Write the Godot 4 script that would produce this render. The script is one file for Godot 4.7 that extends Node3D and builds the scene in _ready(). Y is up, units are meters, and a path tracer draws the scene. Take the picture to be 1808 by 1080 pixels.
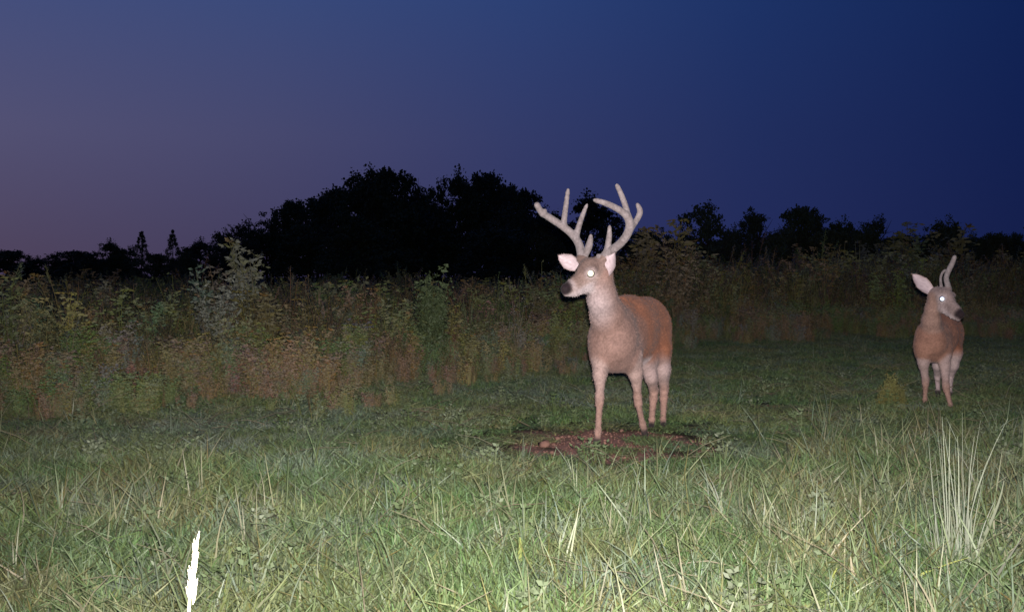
extends Node3D
# A grassy clearing at dusk, lit by the flash of a trail camera on a post:
# an antlered buck and a small spike buck, tall weeds behind them, a dark treeline.

const K := 1.1                 # metres for each unit of lens height
const FOCAL := 1939.0          # focal length in photo pixels
const PITCH := 0.0284
const LENS := Vector3(0, 1.1, 0)

var rng := RandomNumberGenerator.new()
var noise := FastNoiseLite.new()
var fine := FastNoiseLite.new()
var used := {}

# ---------------------------------------------------------------- helpers
func numbered(called: String) -> String:
	if not used.has(called):
		used[called] = 0
		return called
	used[called] += 1
	return "%s_%03d" % [called, used[called]]

func tag(o: Node, label: String, category: String, group := "") -> void:
	o.set_meta("label", label)
	o.set_meta("category", category)
	if group != "":
		o.set_meta("group", group)

func thing(called: String, label: String, category: String, at: Vector3, group := "") -> Node3D:
	var o := Node3D.new()
	o.name = numbered(called)
	add_child(o)
	o.position = at
	tag(o, label, category, group)
	return o

func part(called: String, mesh: Mesh, m: Material, parent: Node) -> MeshInstance3D:
	var o := MeshInstance3D.new()
	o.name = called
	o.mesh = mesh
	o.material_override = m
	o.cast_shadow = GeometryInstance3D.SHADOW_CASTING_SETTING_ON
	parent.add_child(o, true)
	return o

func pix(x: float, y: float, d: float) -> Vector3:
	# the point seen at photo pixel (x, y) at a forward distance of d lens heights
	var v := Basis(Vector3.RIGHT, -PITCH) * Vector3((x - 904.0) / FOCAL, (540.0 - y) / FOCAL, -1.0)
	return LENS + v * (d * K / -v.z)

func on_ground(x: float, y: float) -> Vector3:
	var v := Basis(Vector3.RIGHT, -PITCH) * Vector3((x - 904.0) / FOCAL, (540.0 - y) / FOCAL, -1.0)
	var p := LENS + v * (LENS.y / -v.y)
	p.y = ground_y(p.x, p.z)
	return p

func ground_y(x: float, z: float) -> float:
	var far := clampf((-z - 25.0) / 60.0, 0.0, 1.0)
	return 0.008 * noise.get_noise_2d(x * 9.0, z * 9.0) + far * 0.6 * noise.get_noise_2d(x * 0.5 + 90.0, z * 0.5)

func lin(r: float, g: float, b: float) -> Color:
	return Color(r, g, b)

func plant_material(rough: float, spec := 0.5) -> StandardMaterial3D:
	var m := StandardMaterial3D.new()
	m.vertex_color_use_as_albedo = true
	m.roughness = rough
	m.metallic_specular = spec
	m.cull_mode = BaseMaterial3D.CULL_DISABLED
	return m

# ------------------------------------------------- a small mesh collector
class Soup:
	var v := PackedVector3Array()
	var n := PackedVector3Array()
	var c := PackedColorArray()
	var ix := PackedInt32Array()
	func ribbon(pts: Array, widths: Array, side: Vector3, col: Color) -> void:
		# a bent strip through pts; side is the direction of its width
		var start := v.size()
		for i in pts.size():
			var p: Vector3 = pts[i]
			var t: Vector3 = (pts[mini(i + 1, pts.size() - 1)] - pts[maxi(i - 1, 0)]).normalized()
			var s: Vector3 = (side - t * side.dot(t)).normalized()
			var w: float = widths[i]
			var nn := t.cross(s).normalized()
			v.append(p - s * w); v.append(p + s * w)
			n.append(nn); n.append(nn)
			c.append(col); c.append(col)
		for i in pts.size() - 1:
			var a := start + i * 2
			ix.append_array(PackedInt32Array([a, a + 2, a + 1, a + 1, a + 2, a + 3]))
	func leaf(base: Vector3, tip: Vector3, side: Vector3, w: float, sag: float, col: Color) -> void:
		# a kinked rhombus: base, two shoulders, tip
		var start := v.size()
		var t := (tip - base).normalized()
		var s := (side - t * side.dot(t)).normalized()
		var nn := t.cross(s).normalized()
		var mid := base.lerp(tip, 0.45) - nn * sag
		v.append(base); v.append(mid - s * w); v.append(mid + s * w); v.append(tip)
		for i in 4:
			n.append(nn); c.append(col)
		ix.append_array(PackedInt32Array([start, start + 1, start + 2, start + 2, start + 1, start + 3]))
	func tube(pts: Array, radii: Array, sides: int, col: Color) -> void:
		var start := v.size()
		var ref := Vector3(0.31, 0.2, 0.93)
		for i in pts.size():
			var t: Vector3 = (pts[mini(i + 1, pts.size() - 1)] - pts[maxi(i - 1, 0)]).normalized()
			var s := t.cross(ref).normalized()
			var u := s.cross(t).normalized()
			for k in sides:
				var a := TAU * k / sides
				var d := s * cos(a) + u * sin(a)
				v.append(pts[i] + d * radii[i]); n.append(d); c.append(col)
		for i in pts.size() - 1:
			for k in sides:
				var a := start + i * sides + k
				var b := start + i * sides + (k + 1) % sides
				ix.append_array(PackedInt32Array([a, b, a + sides, b, b + sides, a + sides]))
		var e := v.size()
		v.append(pts[-1]); n.append((pts[-1] - pts[-2]).normalized()); c.append(col)
		for k in sides:
			ix.append_array(PackedInt32Array([e - sides + k, e - sides + (k + 1) % sides, e]))
	func mesh() -> ArrayMesh:
		# turn each face to agree with its normals (front faces run clockwise)
		for i in range(0, ix.size(), 3):
			var a := ix[i]; var b := ix[i + 1]; var d := ix[i + 2]
			if (v[b] - v[a]).cross(v[d] - v[a]).dot(n[a] + n[b] + n[d]) > 0.0:
				ix[i + 1] = d; ix[i + 2] = b
		var arr := []
		arr.resize(Mesh.ARRAY_MAX)
		arr[Mesh.ARRAY_VERTEX] = v; arr[Mesh.ARRAY_NORMAL] = n
		arr[Mesh.ARRAY_COLOR] = c; arr[Mesh.ARRAY_INDEX] = ix
		var m := ArrayMesh.new()
		m.add_surface_from_arrays(Mesh.PRIMITIVE_TRIANGLES, arr)
		return m

# ------------------------------- a distance field of tapered bones, meshed
class Field:
	var o: Vector3
	var nx: int
	var ny: int
	var nz: int
	var h: float
	var f := PackedFloat32Array()
	var id := PackedByteArray()
	var row := PackedByteArray()
	func _init(lo: Vector3, hi: Vector3, cell: float) -> void:
		o = lo; h = cell
		nx = int((hi.x - lo.x) / h) + 2; ny = int((hi.y - lo.y) / h) + 2; nz = int((hi.z - lo.z) / h) + 2
		f.resize(nx * ny * nz); f.fill(1.0)
		id.resize(nx * ny * nz)
		row.resize(ny * nz)
	func bone(a: Vector3, b: Vector3, ra: float, rb: float, k: float, which: int, side := Vector3.RIGHT, s := 1.0) -> void:
		var r := maxf(ra, rb) + k + 2.0 * h
		var x0 := maxi(0, int((minf(a.x, b.x) - r - o.x) / h)); var x1 := mini(nx - 1, int((maxf(a.x, b.x) + r - o.x) / h) + 1)
		var y0 := maxi(0, int((minf(a.y, b.y) - r - o.y) / h)); var y1 := mini(ny - 1, int((maxf(a.y, b.y) + r - o.y) / h) + 1)
		var z0 := maxi(0, int((minf(a.z, b.z) - r - o.z) / h)); var z1 := mini(nz - 1, int((maxf(a.z, b.z) + r - o.z) / h) + 1)
		var g := 1.0 / s - 1.0
		var ab := b - a
		ab += side * (ab.dot(side) * g)
		var inv := 1.0 / maxf(ab.length_squared(), 1e-9)
		var fix := (1.0 + s) * 0.5
		for z in range(z0, z1 + 1):
			for y in range(y0, y1 + 1):
				row[z * ny + y] = 1
				var q := Vector3(o.x + x0 * h, o.y + y * h, o.z + z * h) - a
				var i := (z * ny + y) * nx + x0
				for x in range(x0, x1 + 1):
					var p := q + side * (q.dot(side) * g)
					var t := clampf(p.dot(ab) * inv, 0.0, 1.0)
					var d := ((p - ab * t).length() - ra - (rb - ra) * t) * fix
					var e := f[i]
					var m := maxf(k - absf(d - e), 0.0)
					if d < e:
						id[i] = which
						f[i] = d - m * m * 0.25 / k
					else:
						f[i] = e - m * m * 0.25 / k
					i += 1
					q.x += h
	func extract() -> Dictionary:
		var at := {}
		var sum := PackedVector3Array()
		var cnt := PackedInt32Array()
		var whose := PackedInt32Array()
		var quads := PackedInt32Array()
		var step := [1, nx, nx * ny]
		var ring := [[0, -nx, -nx - nx * ny, -nx * ny], [0, -nx * ny, -nx * ny - 1, -1], [0, -1, -1 - nx, -nx]]
		for z in range(1, nz - 1):
			for y in range(1, ny - 1):
				if row[z * ny + y] == 0:
					continue
				var i := (z * ny + y) * nx + 1
				for x in range(1, nx - 1):
					var a := f[i]
					if a < 0.25:
						for ax in 3:
							var b: float = f[i + step[ax]]
							if (a < 0.0) != (b < 0.0):
								var t := a / (a - b)
								var p := Vector3(x, y, z)
								p[ax] += t
								for c in 4:
									var cell: int = i + ring[ax][c]
									var v: int = at.get(cell, -1)
									if v < 0:
										v = sum.size()
										at[cell] = v
										sum.append(Vector3.ZERO); cnt.append(0); whose.append(cell)
									sum[v] += p; cnt[v] += 1
									quads.append(v)
					elif false:
						pass
					i += 1
		var nrm := PackedVector3Array()
		var ids := PackedByteArray()
		for v in sum.size():
			var c := whose[v]
			var sx := nx
			var sz := nx * ny
			var g := Vector3.ZERO
			for k in 4:
				g.x += f[c + 1 + (k & 1) * sx + (k >> 1) * sz] - f[c + (k & 1) * sx + (k >> 1) * sz]
				g.y += f[c + sx + (k & 1) + (k >> 1) * sz] - f[c + (k & 1) + (k >> 1) * sz]
				g.z += f[c + sz + (k & 1) + (k >> 1) * sx] - f[c + (k & 1) + (k >> 1) * sx]
			nrm.append(g.normalized())
			sum[v] = o + sum[v] / cnt[v] * h
			ids.append(id[c])
		return {"v": sum, "n": nrm, "id": ids, "q": quads}

func soup_from(d: Dictionary, paint: Callable, passes := 2, grain := 0.34) -> Soup:
	var s := Soup.new()
	s.v = d.v; s.n = d.n
	var cols := PackedVector3Array()
	var vv: PackedVector3Array = d.v
	var nn: PackedVector3Array = d.n
	var ids: PackedByteArray = d.id
	for i in vv.size():
		var c: Color = paint.call(vv[i], nn[i], ids[i])
		cols.append(Vector3(c.r, c.g, c.b))
	var q: PackedInt32Array = d.q
	for p in passes:
		var acc := cols.duplicate()
		var w := PackedFloat32Array()
		w.resize(cols.size()); w.fill(1.0)
		for i in range(0, q.size(), 4):
			for k in 4:
				acc[q[i + k]] += cols[q[i + (k + 1) % 4]]
				w[q[i + k]] += 1.0
		for i in cols.size():
			cols[i] = acc[i] / w[i]
	for i in cols.size():
		var f := 1.0 + grain * fine.get_noise_3dv(vv[i] * 60.0) + 0.5 * grain * fine.get_noise_3dv(vv[i] * 14.0 + Vector3.ONE * 7.0)
		s.c.append(Color(cols[i].x * f, cols[i].y * f, cols[i].z * f))
	for i in range(0, q.size(), 4):
		s.ix.append_array(PackedInt32Array([q[i], q[i + 1], q[i + 2], q[i], q[i + 2], q[i + 3]]))
	return s

func add_ear(s: Soup, base: Vector3, tip: Vector3, width: float, face: Vector3, cup: float, inner: Color, outer: Color) -> void:
	# a cupped leaf with an inner and an outer skin 6 mm apart
	var t := (tip - base)
	var len := t.length()
	t /= len
	var side := t.cross(face).normalized()
	var up := side.cross(t).normalized()
	if up.dot(face) < 0.0:
		up = -up
	var nu := 10
	var nv := 8
	for skin in 2:
		var start := s.v.size()
		for i in nu + 1:
			var u := float(i) / nu
			var w := width * (0.34 + 0.66 * pow(sin(PI * minf(u * 0.80 + 0.12, 1.0)), 0.8))
			if u > 0.55:
				w = width * pow(maxf(0.0, 1.0 - pow((u - 0.30) / 0.70, 1.9)), 0.75)
			for j in nv + 1:
				var a := (float(j) / nv - 0.5) * 2.0
				var p := base + t * (len * u) + side * (a * w) + up * (a * a * cup * (1.15 - u * 0.7) - (0.008 if skin == 1 else 0.0) * (1.0 - a * a * 0.8))
				s.v.append(p)
				var n := (up - side * (2.0 * a * cup / maxf(w, 0.01))).normalized()
				s.n.append(n if skin == 0 else -n)
				var f := 1.0 + 0.35 * fine.get_noise_3dv(p * 50.0)
				var edge: float = smoothstep(0.8, 1.0, absf(a)) + (smoothstep(0.93, 1.0, u))
				var col := inner.lerp(outer, clampf(edge, 0.0, 1.0) * 0.75) if skin == 0 else outer
				s.c.append(Color(col.r * f, col.g * f, col.b * f))
		for i in nu:
			for j in nv:
				var a := start + i * (nv + 1) + j
				s.ix.append_array(PackedInt32Array([a, a + 1, a + nv + 1, a + 1, a + nv + 2, a + nv + 1]))

func fur_from(s: Soup, flow: Callable, share: float, length: float, skip: Callable) -> ArrayMesh:
	# short hairs all over a coat, each in the colour of the skin it grows from
	var hs := Soup.new()
	for i in s.v.size():
		if rng.randf() > share or skip.call(s.v[i]):
			continue
		var n := s.n[i]
		var d: Vector3 = flow.call(s.v[i])
		d = (d - n * d.dot(n)).normalized()
		d = (d + 0.22 * Vector3(rng.randfn(), rng.randfn(), rng.randfn()) + n * rng.randf_range(0.12, 0.42)).normalized()
		var x := (d.cross(n) + 0.7 * Vector3(rng.randfn(), rng.randfn(), rng.randfn())).normalized() * rng.randf_range(0.0010, 0.0019)
		var l := length * rng.randf_range(0.6, 1.3)
		var p := s.v[i] + Vector3(rng.randfn(), rng.randfn(), rng.randfn()) * 0.003 - n * 0.001
		var f := rng.randf_range(0.72, 1.30)
		var c := Color(s.c[i].r * f, s.c[i].g * f, s.c[i].b * f)
		var k := hs.v.size()
		hs.v.append(p - x); hs.v.append(p + x); hs.v.append(p + d * l)
		var face := x.cross(d).normalized()
		if face.dot(n) < 0.0:
			face = -face
		for j in 3:
			hs.n.append(face); hs.c.append(c)
		hs.ix.append_array(PackedInt32Array([k, k + 1, k + 2]))
	return hs.mesh()

func coat_material() -> StandardMaterial3D:
	var m := StandardMaterial3D.new()
	m.vertex_color_use_as_albedo = true
	m.roughness = 0.85
	m.metallic_specular = 0.25
	m.rim_enabled = true
	m.rim = 0.14
	m.rim_tint = 1.0
	return m

func stuff_multi(called: String, mm: MultiMesh, m: Material, parent: Node) -> MultiMeshInstance3D:
	var o := MultiMeshInstance3D.new()
	o.name = called
	o.multimesh = mm
	o.material_override = m
	o.set_meta("kind", "stuff")
	parent.add_child(o, true)
	return o

func add_eye(root: Node3D, at: Vector3, r: float, shine: Color) -> void:
	# a dark wet eyeball; the reflecting layer behind its wide pupil mirrors the flash back
	var ball := SphereMesh.new()
	ball.radius = r; ball.height = 2.0 * r
	ball.radial_segments = 24; ball.rings = 12
	var bm := StandardMaterial3D.new()
	bm.albedo_color = Color(0.10, 0.075, 0.06)
	bm.roughness = 0.12
	var e := part("eye", ball, bm, root)
	e.position = at
	var look := (LENS - (root.position + at)).normalized()
	var cap := Soup.new()
	var x := look.cross(Vector3.UP).normalized()
	var y := x.cross(look)
	var rings := 5
	for i in rings + 1:
		var a := 0.95 * i / rings
		for k in 18:
			var t := TAU * k / 18
			var d := look * cos(a * 0.35) + (x * cos(t) + y * sin(t)) * sin(a * 0.35)
			var pos := look * (r * 1.03 - r * 0.28 * (1.0 - cos(a))) + (x * cos(t) + y * sin(t)) * (r * sin(a))
			cap.v.append(pos); cap.n.append(d); cap.c.append(Color.WHITE)
	for i in rings:
		for k in 18:
			var p := i * 18 + k
			var q := i * 18 + (k + 1) % 18
			cap.ix.append_array(PackedInt32Array([p, q, p + 18, q, q + 18, p + 18]))
	var pm := StandardMaterial3D.new()
	pm.albedo_color = shine
	pm.metallic = 1.0
	pm.roughness = 0.33
	part("pupil", cap.mesh(), pm, e)

func antler(root: Node3D, runs: Array, base: Vector3, called_label: String) -> void:
	# runs: arrays of [px, py, d, radius]; the first is the main beam
	var lo := Vector3(1e9, 1e9, 1e9)
	var hi := -lo
	var pts: Array = []
	for run in runs:
		var line: Array = []
		for j: Array in run:
			var p := pix(j[0], j[1], j[2]) - base
			line.append([p, j[3] * K * 0.72])
			lo = lo.min(p - Vector3.ONE * 0.06); hi = hi.max(p + Vector3.ONE * 0.06)
		pts.append(line)
	var f := Field.new(lo, hi, 0.0042)
	for line: Array in pts:
		# round the corners of the traced line with a spline before laying bones
		var cur := Curve3D.new()
		for i in line.size():
			var t: Vector3 = (line[mini(i + 1, line.size() - 1)][0] - line[maxi(i - 1, 0)][0]) / 6.0
			cur.add_point(line[i][0], -t, t)
		var prev: Vector3 = line[0][0]
		var pr: float = line[0][1]
		for i in line.size() - 1:
			for s in 3:
				var t := (s + 1) / 3.0
				var p := cur.sample(i, t)
				var r: float = lerpf(line[i][1], line[i + 1][1], t)
				f.bone(prev, p, pr, r, 0.014, 0)
				prev = p; pr = r
	var d := f.extract()
	var paint := func(p: Vector3, _n: Vector3, _i: int) -> Color:
		var g := 0.5 + 0.5 * fine.get_noise_3dv(p * 22.0)
		return lin(0.165, 0.135, 0.130).lerp(lin(0.275, 0.235, 0.232), g)
	var s := soup_from(d, paint, 1, 0.32)
	var fuzz := coat_material()
	fuzz.rim = 0.3
	var a := part("antler", s.mesh(), fuzz, root)
	if called_label != "":
		a.set_meta("label", called_label)

func deer(spec: Dictionary) -> Node3D:
	var base: Vector3 = spec.base
	var root := thing("buck", spec.label, "deer", base)
	var lo := Vector3(1e9, 1e9, 1e9)
	var hi := -lo
	var list: Array = []
	for b: Array in spec.bones:
		# [x, y, d, r,  x, y, d, r,  blend, id, side, squash]
		var p := pix(b[0], b[1], b[2]) - base
		var q := pix(b[4], b[5], b[6]) - base
		var ra: float = b[3] * K
		var rb: float = b[7] * K
		list.append([p, q, ra, rb, b[8] * K, b[9], b[10], b[11]])
		lo = lo.min((p - Vector3.ONE * (ra + 0.055)).min(q - Vector3.ONE * (rb + 0.055)))
		hi = hi.max((p + Vector3.ONE * (ra + 0.055)).max(q + Vector3.ONE * (rb + 0.055)))
	var f := Field.new(lo, hi, spec.cell)
	for b: Array in list:
		f.bone(b[0], b[1], b[2], b[3], b[4], b[5], b[6], b[7])
	var s := soup_from(f.extract(), spec.paint, 6)
	for e: Array in spec.ears:
		add_ear(s, pix(e[0], e[1], e[2]) - base, pix(e[3], e[4], e[5]) - base, e[6] * K, e[7], e[8], e[9], e[10])
	part("body", s.mesh(), coat_material(), root)
	part("fur", fur_from(s, spec.flow, 0.95, 0.0085, spec.bald), coat_material(), root).set_meta("kind", "stuff")
	# the eye sits where the line of sight meets the face
	var aim: Vector3 = spec.eye
	var back := (aim + base - LENS).normalized()
	var q := aim - back * 0.12
	for i in 200:
		var g := (q - f.o) / f.h
		var at := (int(g.z) * f.ny + int(g.y)) * f.nx + int(g.x)
		if at >= 0 and at < f.f.size() and f.f[at] < 0.0:
			break
		q += back * 0.0015
	add_eye(root, q + back * spec.eye_size * 0.35, spec.eye_size, spec.shine)
	return root

# ------------------------------------------------------------ plant shapes
func blade_tuft(count: int, len_lo: float, len_hi: float, width: float, spread: float, flop: float, cols: Array) -> ArrayMesh:
	var s := Soup.new()
	add_tuft(s, Vector3.ZERO, count, len_lo, len_hi, width, spread, flop, cols)
	return s.mesh()

func add_tuft(s: Soup, where: Vector3, count: int, len_lo: float, len_hi: float, width: float, spread: float, flop: float, cols: Array) -> void:
	for i in count:
		var a := rng.randf() * TAU
		var out := Vector3(cos(a), 0, sin(a))
		var p := out * spread * sqrt(rng.randf()) + Vector3(rng.randfn(), 0, rng.randfn()) * spread * 0.3
		var l := rng.randf_range(len_lo, len_hi)
		var b := rng.randf() * TAU
		var lean := (out * 0.5 + Vector3(cos(b), 0, sin(b))).normalized()
		var tilt := absf(rng.randfn()) * 0.35 + 0.08
		var bend := rng.randf_range(0.1, 1.0) * flop
		var pts: Array = []
		var w: Array = []
		var q := where + p - Vector3.UP * 0.01
		var seg := 5 if len_hi > 0.2 else 3
		var kink := rng.randi_range(seg - 1, seg) if rng.randf() < 0.18 else 99
		for k in seg + 1:
			pts.append(q)
			w.append(width * 0.5 * (1.0 - pow(float(k) / seg, 2.2)) + 0.0003)
			var ang := tilt + bend * float(k) / seg + (1.2 if k >= kink else 0.0)
			q += (Vector3.UP * cos(ang) + lean * sin(ang)) * (l / seg)
		var side := lean.cross(Vector3.UP).rotated(Vector3.UP, rng.randfn() * 0.7)
		var c: Color = cols[rng.randi() % cols.size()]
		var f := rng.randf_range(0.45, 1.6)
		s.ribbon(pts, w, side, Color(c.r * f, c.g * f, c.b * f))

func scatter(called: String, label: String, category: String, meshes: Array, m: Material, spots: Array) -> void:
	# spots: [Transform3D, Color, variant]; the copies of one kind of ground cover, one object
	var root := Node3D.new()
	root.name = numbered(called)
	add_child(root)
	tag(root, label, category)
	root.set_meta("kind", "stuff")
	for k in meshes.size():
		var mine: Array = spots.filter(func(t): return t[2] == k)
		if mine.is_empty():
			continue
		var mm := MultiMesh.new()
		mm.transform_format = MultiMesh.TRANSFORM_3D
		mm.use_colors = true
		mm.mesh = meshes[k]
		mm.instance_count = mine.size()
		for i in mine.size():
			mm.set_instance_transform(i, mine[i][0])
			mm.set_instance_color(i, mine[i][1])
		stuff_multi("growth", mm, m, root)

func weed_mesh(kind: int, seed_: int, size := 1.0) -> ArrayMesh:
	# an upright field weed one metre tall: kind 0 narrow leaves and a feathery plume,
	# 1 branching with broader leaves, 2 dry stalk with seed clusters, 3 tall grass clump
	rng.seed = seed_
	var s := Soup.new()
	add_weed(s, kind, size)
	return s.mesh()

func add_weed(s: Soup, kind: int, size: float) -> void:
	var stems := 3 if kind == 1 else (2 if kind == 0 else 2)
	if kind == 3:
		for i in 26:
			var a := rng.randf() * TAU
			var lean := Vector3(cos(a), 0, sin(a))
			var l := rng.randf_range(0.5, 1.0)
			var pts: Array = []
			var q := lean * rng.randf() * 0.05
			var bend := rng.randf_range(0.2, 1.3)
			for k in 5:
				pts.append(q)
				var ang := 0.08 + bend * pow(k / 4.0, 1.5)
				q += (Vector3.UP * cos(ang) + lean * sin(ang)) * l / 4.0
			var f := rng.randf_range(0.7, 1.3)
			s.ribbon(pts, [0.004, 0.0045, 0.004, 0.003, 0.0006], lean.cross(Vector3.UP), Color(f, f, f * 0.9))
		return
	for j in stems:
		var a0 := rng.randf() * TAU
		var lean := Vector3(cos(a0), 0, sin(a0)) * rng.randf_range(0.03, 0.2)
		var top := rng.randf_range(0.78, 1.0)
		var foot := Vector3(cos(a0), 0, sin(a0)) * 0.03
		var pts: Array = []
		for k in 5:
			var t := k / 4.0
			pts.append(foot + Vector3.UP * top * t + lean * t * t)
		s.tube(pts, [0.005, 0.0045, 0.004, 0.003, 0.0015], 3, Color(1.1, 0.85, 0.65))
		var leaves := 46 if kind == 0 else (34 if kind == 1 else 12)
		for i in leaves:
			var t := lerpf(0.04, 1.0, (i + rng.randf()) / leaves)
			var p := foot + Vector3.UP * top * t + lean * t * t
			var a := i * 2.4 + rng.randf() * 0.8
			var d := Vector3(cos(a), rng.randf_range(-0.5, 0.5), sin(a)).normalized()
			var f := rng.randf_range(0.65, 1.35)
			var col := Color(f, f, f)
			if rng.randf() < 0.15:
				col = Color(1.5 * f, 0.95 * f, 0.7 * f)
			if kind == 0:
				var l := rng.randf_range(0.05, 0.10) * (1.15 - t * 0.5)
				s.leaf(p, p + d * l * size, d.cross(Vector3.UP), rng.randf_range(0.006, 0.011) * size, 0.006, col)
			elif kind == 1:
				var bl := rng.randf_range(0.04, 0.17) * (1.1 - t * 0.6)
				var tipb := p + d * bl + Vector3.UP * bl * 0.35
				s.ribbon([p, tipb], [0.0022, 0.0012], Vector3.UP.cross(d), Color(0.9, 0.8, 0.6))
				for m in int(4.0 / size):
					var e := Vector3(rng.randfn(), rng.randfn() * 0.6, rng.randfn()).normalized()
					var from := p.lerp(tipb, rng.randf_range(0.4, 1.0))
					s.leaf(from, from + (d * 0.6 + e).normalized() * rng.randf_range(0.035, 0.075) * size, e.cross(d), rng.randf_range(0.010, 0.019) * size, 0.006, col)
			else:
				var tip2 := p + (d * 0.5 + Vector3.UP * 0.5) * rng.randf_range(0.05, 0.15)
				s.ribbon([p, tip2], [0.0016, 0.001], d.cross(Vector3.UP), col)
				for m in 5:
					var e := Vector3(rng.randfn(), rng.randfn(), rng.randfn()).normalized()
					var from := p.lerp(tip2, rng.randf_range(0.5, 1.0))
					s.leaf(from, from + e * 0.022, e.cross(Vector3.UP + e.rotated(Vector3.RIGHT, 1.0)), 0.007, 0.002, col)
		if kind == 0:
			for i in 26:
				var t := rng.randf()
				var p := foot + Vector3.UP * (top * (0.84 + 0.18 * t)) + lean * pow(0.9 + 0.15 * t, 2.0)
				var a := rng.randf() * TAU
				var d := Vector3(cos(a), rng.randf_range(0.1, 1.0), sin(a)).normalized() * (0.085 * (1.15 - t))
				s.ribbon([p, p + d * 0.6, p + d + Vector3.DOWN * 0.01], [0.0025, 0.005, 0.001], d.cross(Vector3.UP), Color(1.25, 1.2, 0.95) * rng.randf_range(0.8, 1.2))

func weed_clump(kinds: Array, seed_: int) -> ArrayMesh:
	# half a dozen weeds growing into one another, half a metre across
	rng.seed = seed_
	var all := Soup.new()
	for i in 6:
		var s := Soup.new()
		add_weed(s, kinds[rng.randi() % kinds.size()], 0.75)
		var a := rng.randf() * TAU
		var r := 0.30 * sqrt(rng.randf())
		var h := rng.randf_range(0.62, 1.05)
		var b := Basis(Vector3(rng.randfn(), 0, rng.randfn()).normalized(), rng.randf() * 0.2) * Basis(Vector3.UP, rng.randf() * TAU).scaled(Vector3(h * 1.15, h, h * 1.15))
		var t := Transform3D(b, Vector3(cos(a) * r, 0, sin(a) * r))
		var tint := lin(rng.randf_range(0.75, 1.3), rng.randf_range(0.85, 1.15), rng.randf_range(0.7, 1.2))
		var start := all.v.size()
		for k in s.v.size():
			all.v.append(t * s.v[k])
			all.n.append((b * s.n[k]).normalized())
			all.c.append(Color(s.c[k].r * tint.r, s.c[k].g * tint.g, s.c[k].b * tint.b))
		for k in s.ix.size():
			all.ix.append(s.ix[k] + start)
	return all.mesh()

func crown_mesh(seed_: int, kind: int) -> ArrayMesh:
	# foliage of a tree one unit tall and one unit wide: leaf sprays in clumps; kind 0 round, 1 tall, 2 conifer, 3 sparse
	rng.seed = seed_
	var s := Soup.new()
	var clumps: Array = []
	var lobes: Array = []
	if kind == 2:
		for i in 150:
			var t := pow(rng.randf(), 0.8)
			var a := rng.randf() * TAU
			var r := 0.46 * (1.02 - t) * rng.randf_range(0.5, 1.1) + 0.01
			clumps.append([Vector3(cos(a) * r, 0.05 + 0.93 * t - r * 0.12, sin(a) * r), 0.07 * (1.15 - t)])
	else:
		for i in 9:
			var a := i * 2.4 + rng.randf()
			var t := rng.randf()
			var r := rng.randf_range(0.12, 0.30) * (1.15 - 0.75 * t)
			lobes.append([Vector3(cos(a) * r, 0.30 + 0.52 * t, sin(a) * r), rng.randf_range(0.14, 0.22)])
		lobes.append([Vector3(rng.randfn() * 0.03, 0.80, 0), 0.18])
		lobes.append([Vector3(0, 0.45, 0), 0.27])
		if kind != 3:
			for i in 4:
				lobes.append([Vector3(cos(i * 1.6) * 0.25, 0.2, sin(i * 1.6) * 0.25), 0.2])
		var many := 270 if kind != 3 else 120
		for i in many:
			var l: Array = lobes[rng.randi() % lobes.size()]
			var d := Vector3(rng.randfn(), rng.randfn(), rng.randfn()).normalized()
			if d.y < -0.3 and rng.randf() < 0.6:
				d.y = -d.y
			clumps.append([l[0] + d * l[1] * pow(rng.randf(), 0.35) * rng.randf_range(0.9, 1.12), rng.randf_range(0.025, 0.055)])
	for cl: Array in clumps:
		var f := rng.randf_range(0.7, 1.3)
		for i in 36 if kind != 2 else 34:
			var d := Vector3(rng.randfn(), rng.randfn() * 0.8, rng.randfn())
			var p: Vector3 = cl[0] + d * (cl[1] * 0.56)
			var e := Vector3(rng.randfn(), rng.randfn() * 0.6 - (0.5 if kind == 2 else 0.0), rng.randfn()).normalized()
			var g := f * rng.randf_range(0.8, 1.2)
			var l := rng.randf_range(0.019, 0.037)
			s.leaf(p, p + e * l, e.cross(Vector3(rng.randfn(), rng.randfn(), rng.randfn())), l * (0.42 if kind != 2 else 0.24), l * 0.1, Color(g, g, g))
	return s.mesh()

func trunk_mesh(seed_: int, kind: int) -> ArrayMesh:
	rng.seed = seed_
	var s := Soup.new()
	var pts: Array = []
	var rad: Array = []
	for k in 6:
		var t := k / 5.0
		pts.append(Vector3(rng.randfn() * 0.012 * t, (0.96 if kind == 2 else 0.72) * t - 0.01, rng.randfn() * 0.012 * t))
		rad.append(0.026 * (1.0 - t * 0.85))
	s.tube(pts, rad, 6, Color(1, 1, 1))
	for i in 16 if kind != 2 else 22:
		var t := rng.randf_range(0.22, 0.95)
		var p: Vector3 = pts[int(t * 5.0)].lerp(pts[mini(5, int(t * 5.0) + 1)], fmod(t * 5.0, 1.0))
		var a := i * 2.4 + rng.randf()
		var l := (0.40 if kind != 2 else 0.42 * (1.05 - t)) * rng.randf_range(0.6, 1.0)
		var d := Vector3(cos(a), 0.75 if kind != 2 else -0.1, sin(a)).normalized()
		var q := p + d * l * 0.5
		var e := p + d * l + Vector3.UP * l * 0.2
		s.tube([p, q, e], [0.009, 0.006, 0.002], 4, Color(1, 1, 1))
		for j in 3:
			var d2 := (d + Vector3(rng.randfn(), rng.randfn(), rng.randfn()) * 0.5).normalized()
			s.tube([q, q + d2 * l * 0.25, q + d2 * l * 0.45], [0.004, 0.003, 0.001], 3, Color(1, 1, 1))
	return s.mesh()

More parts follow.
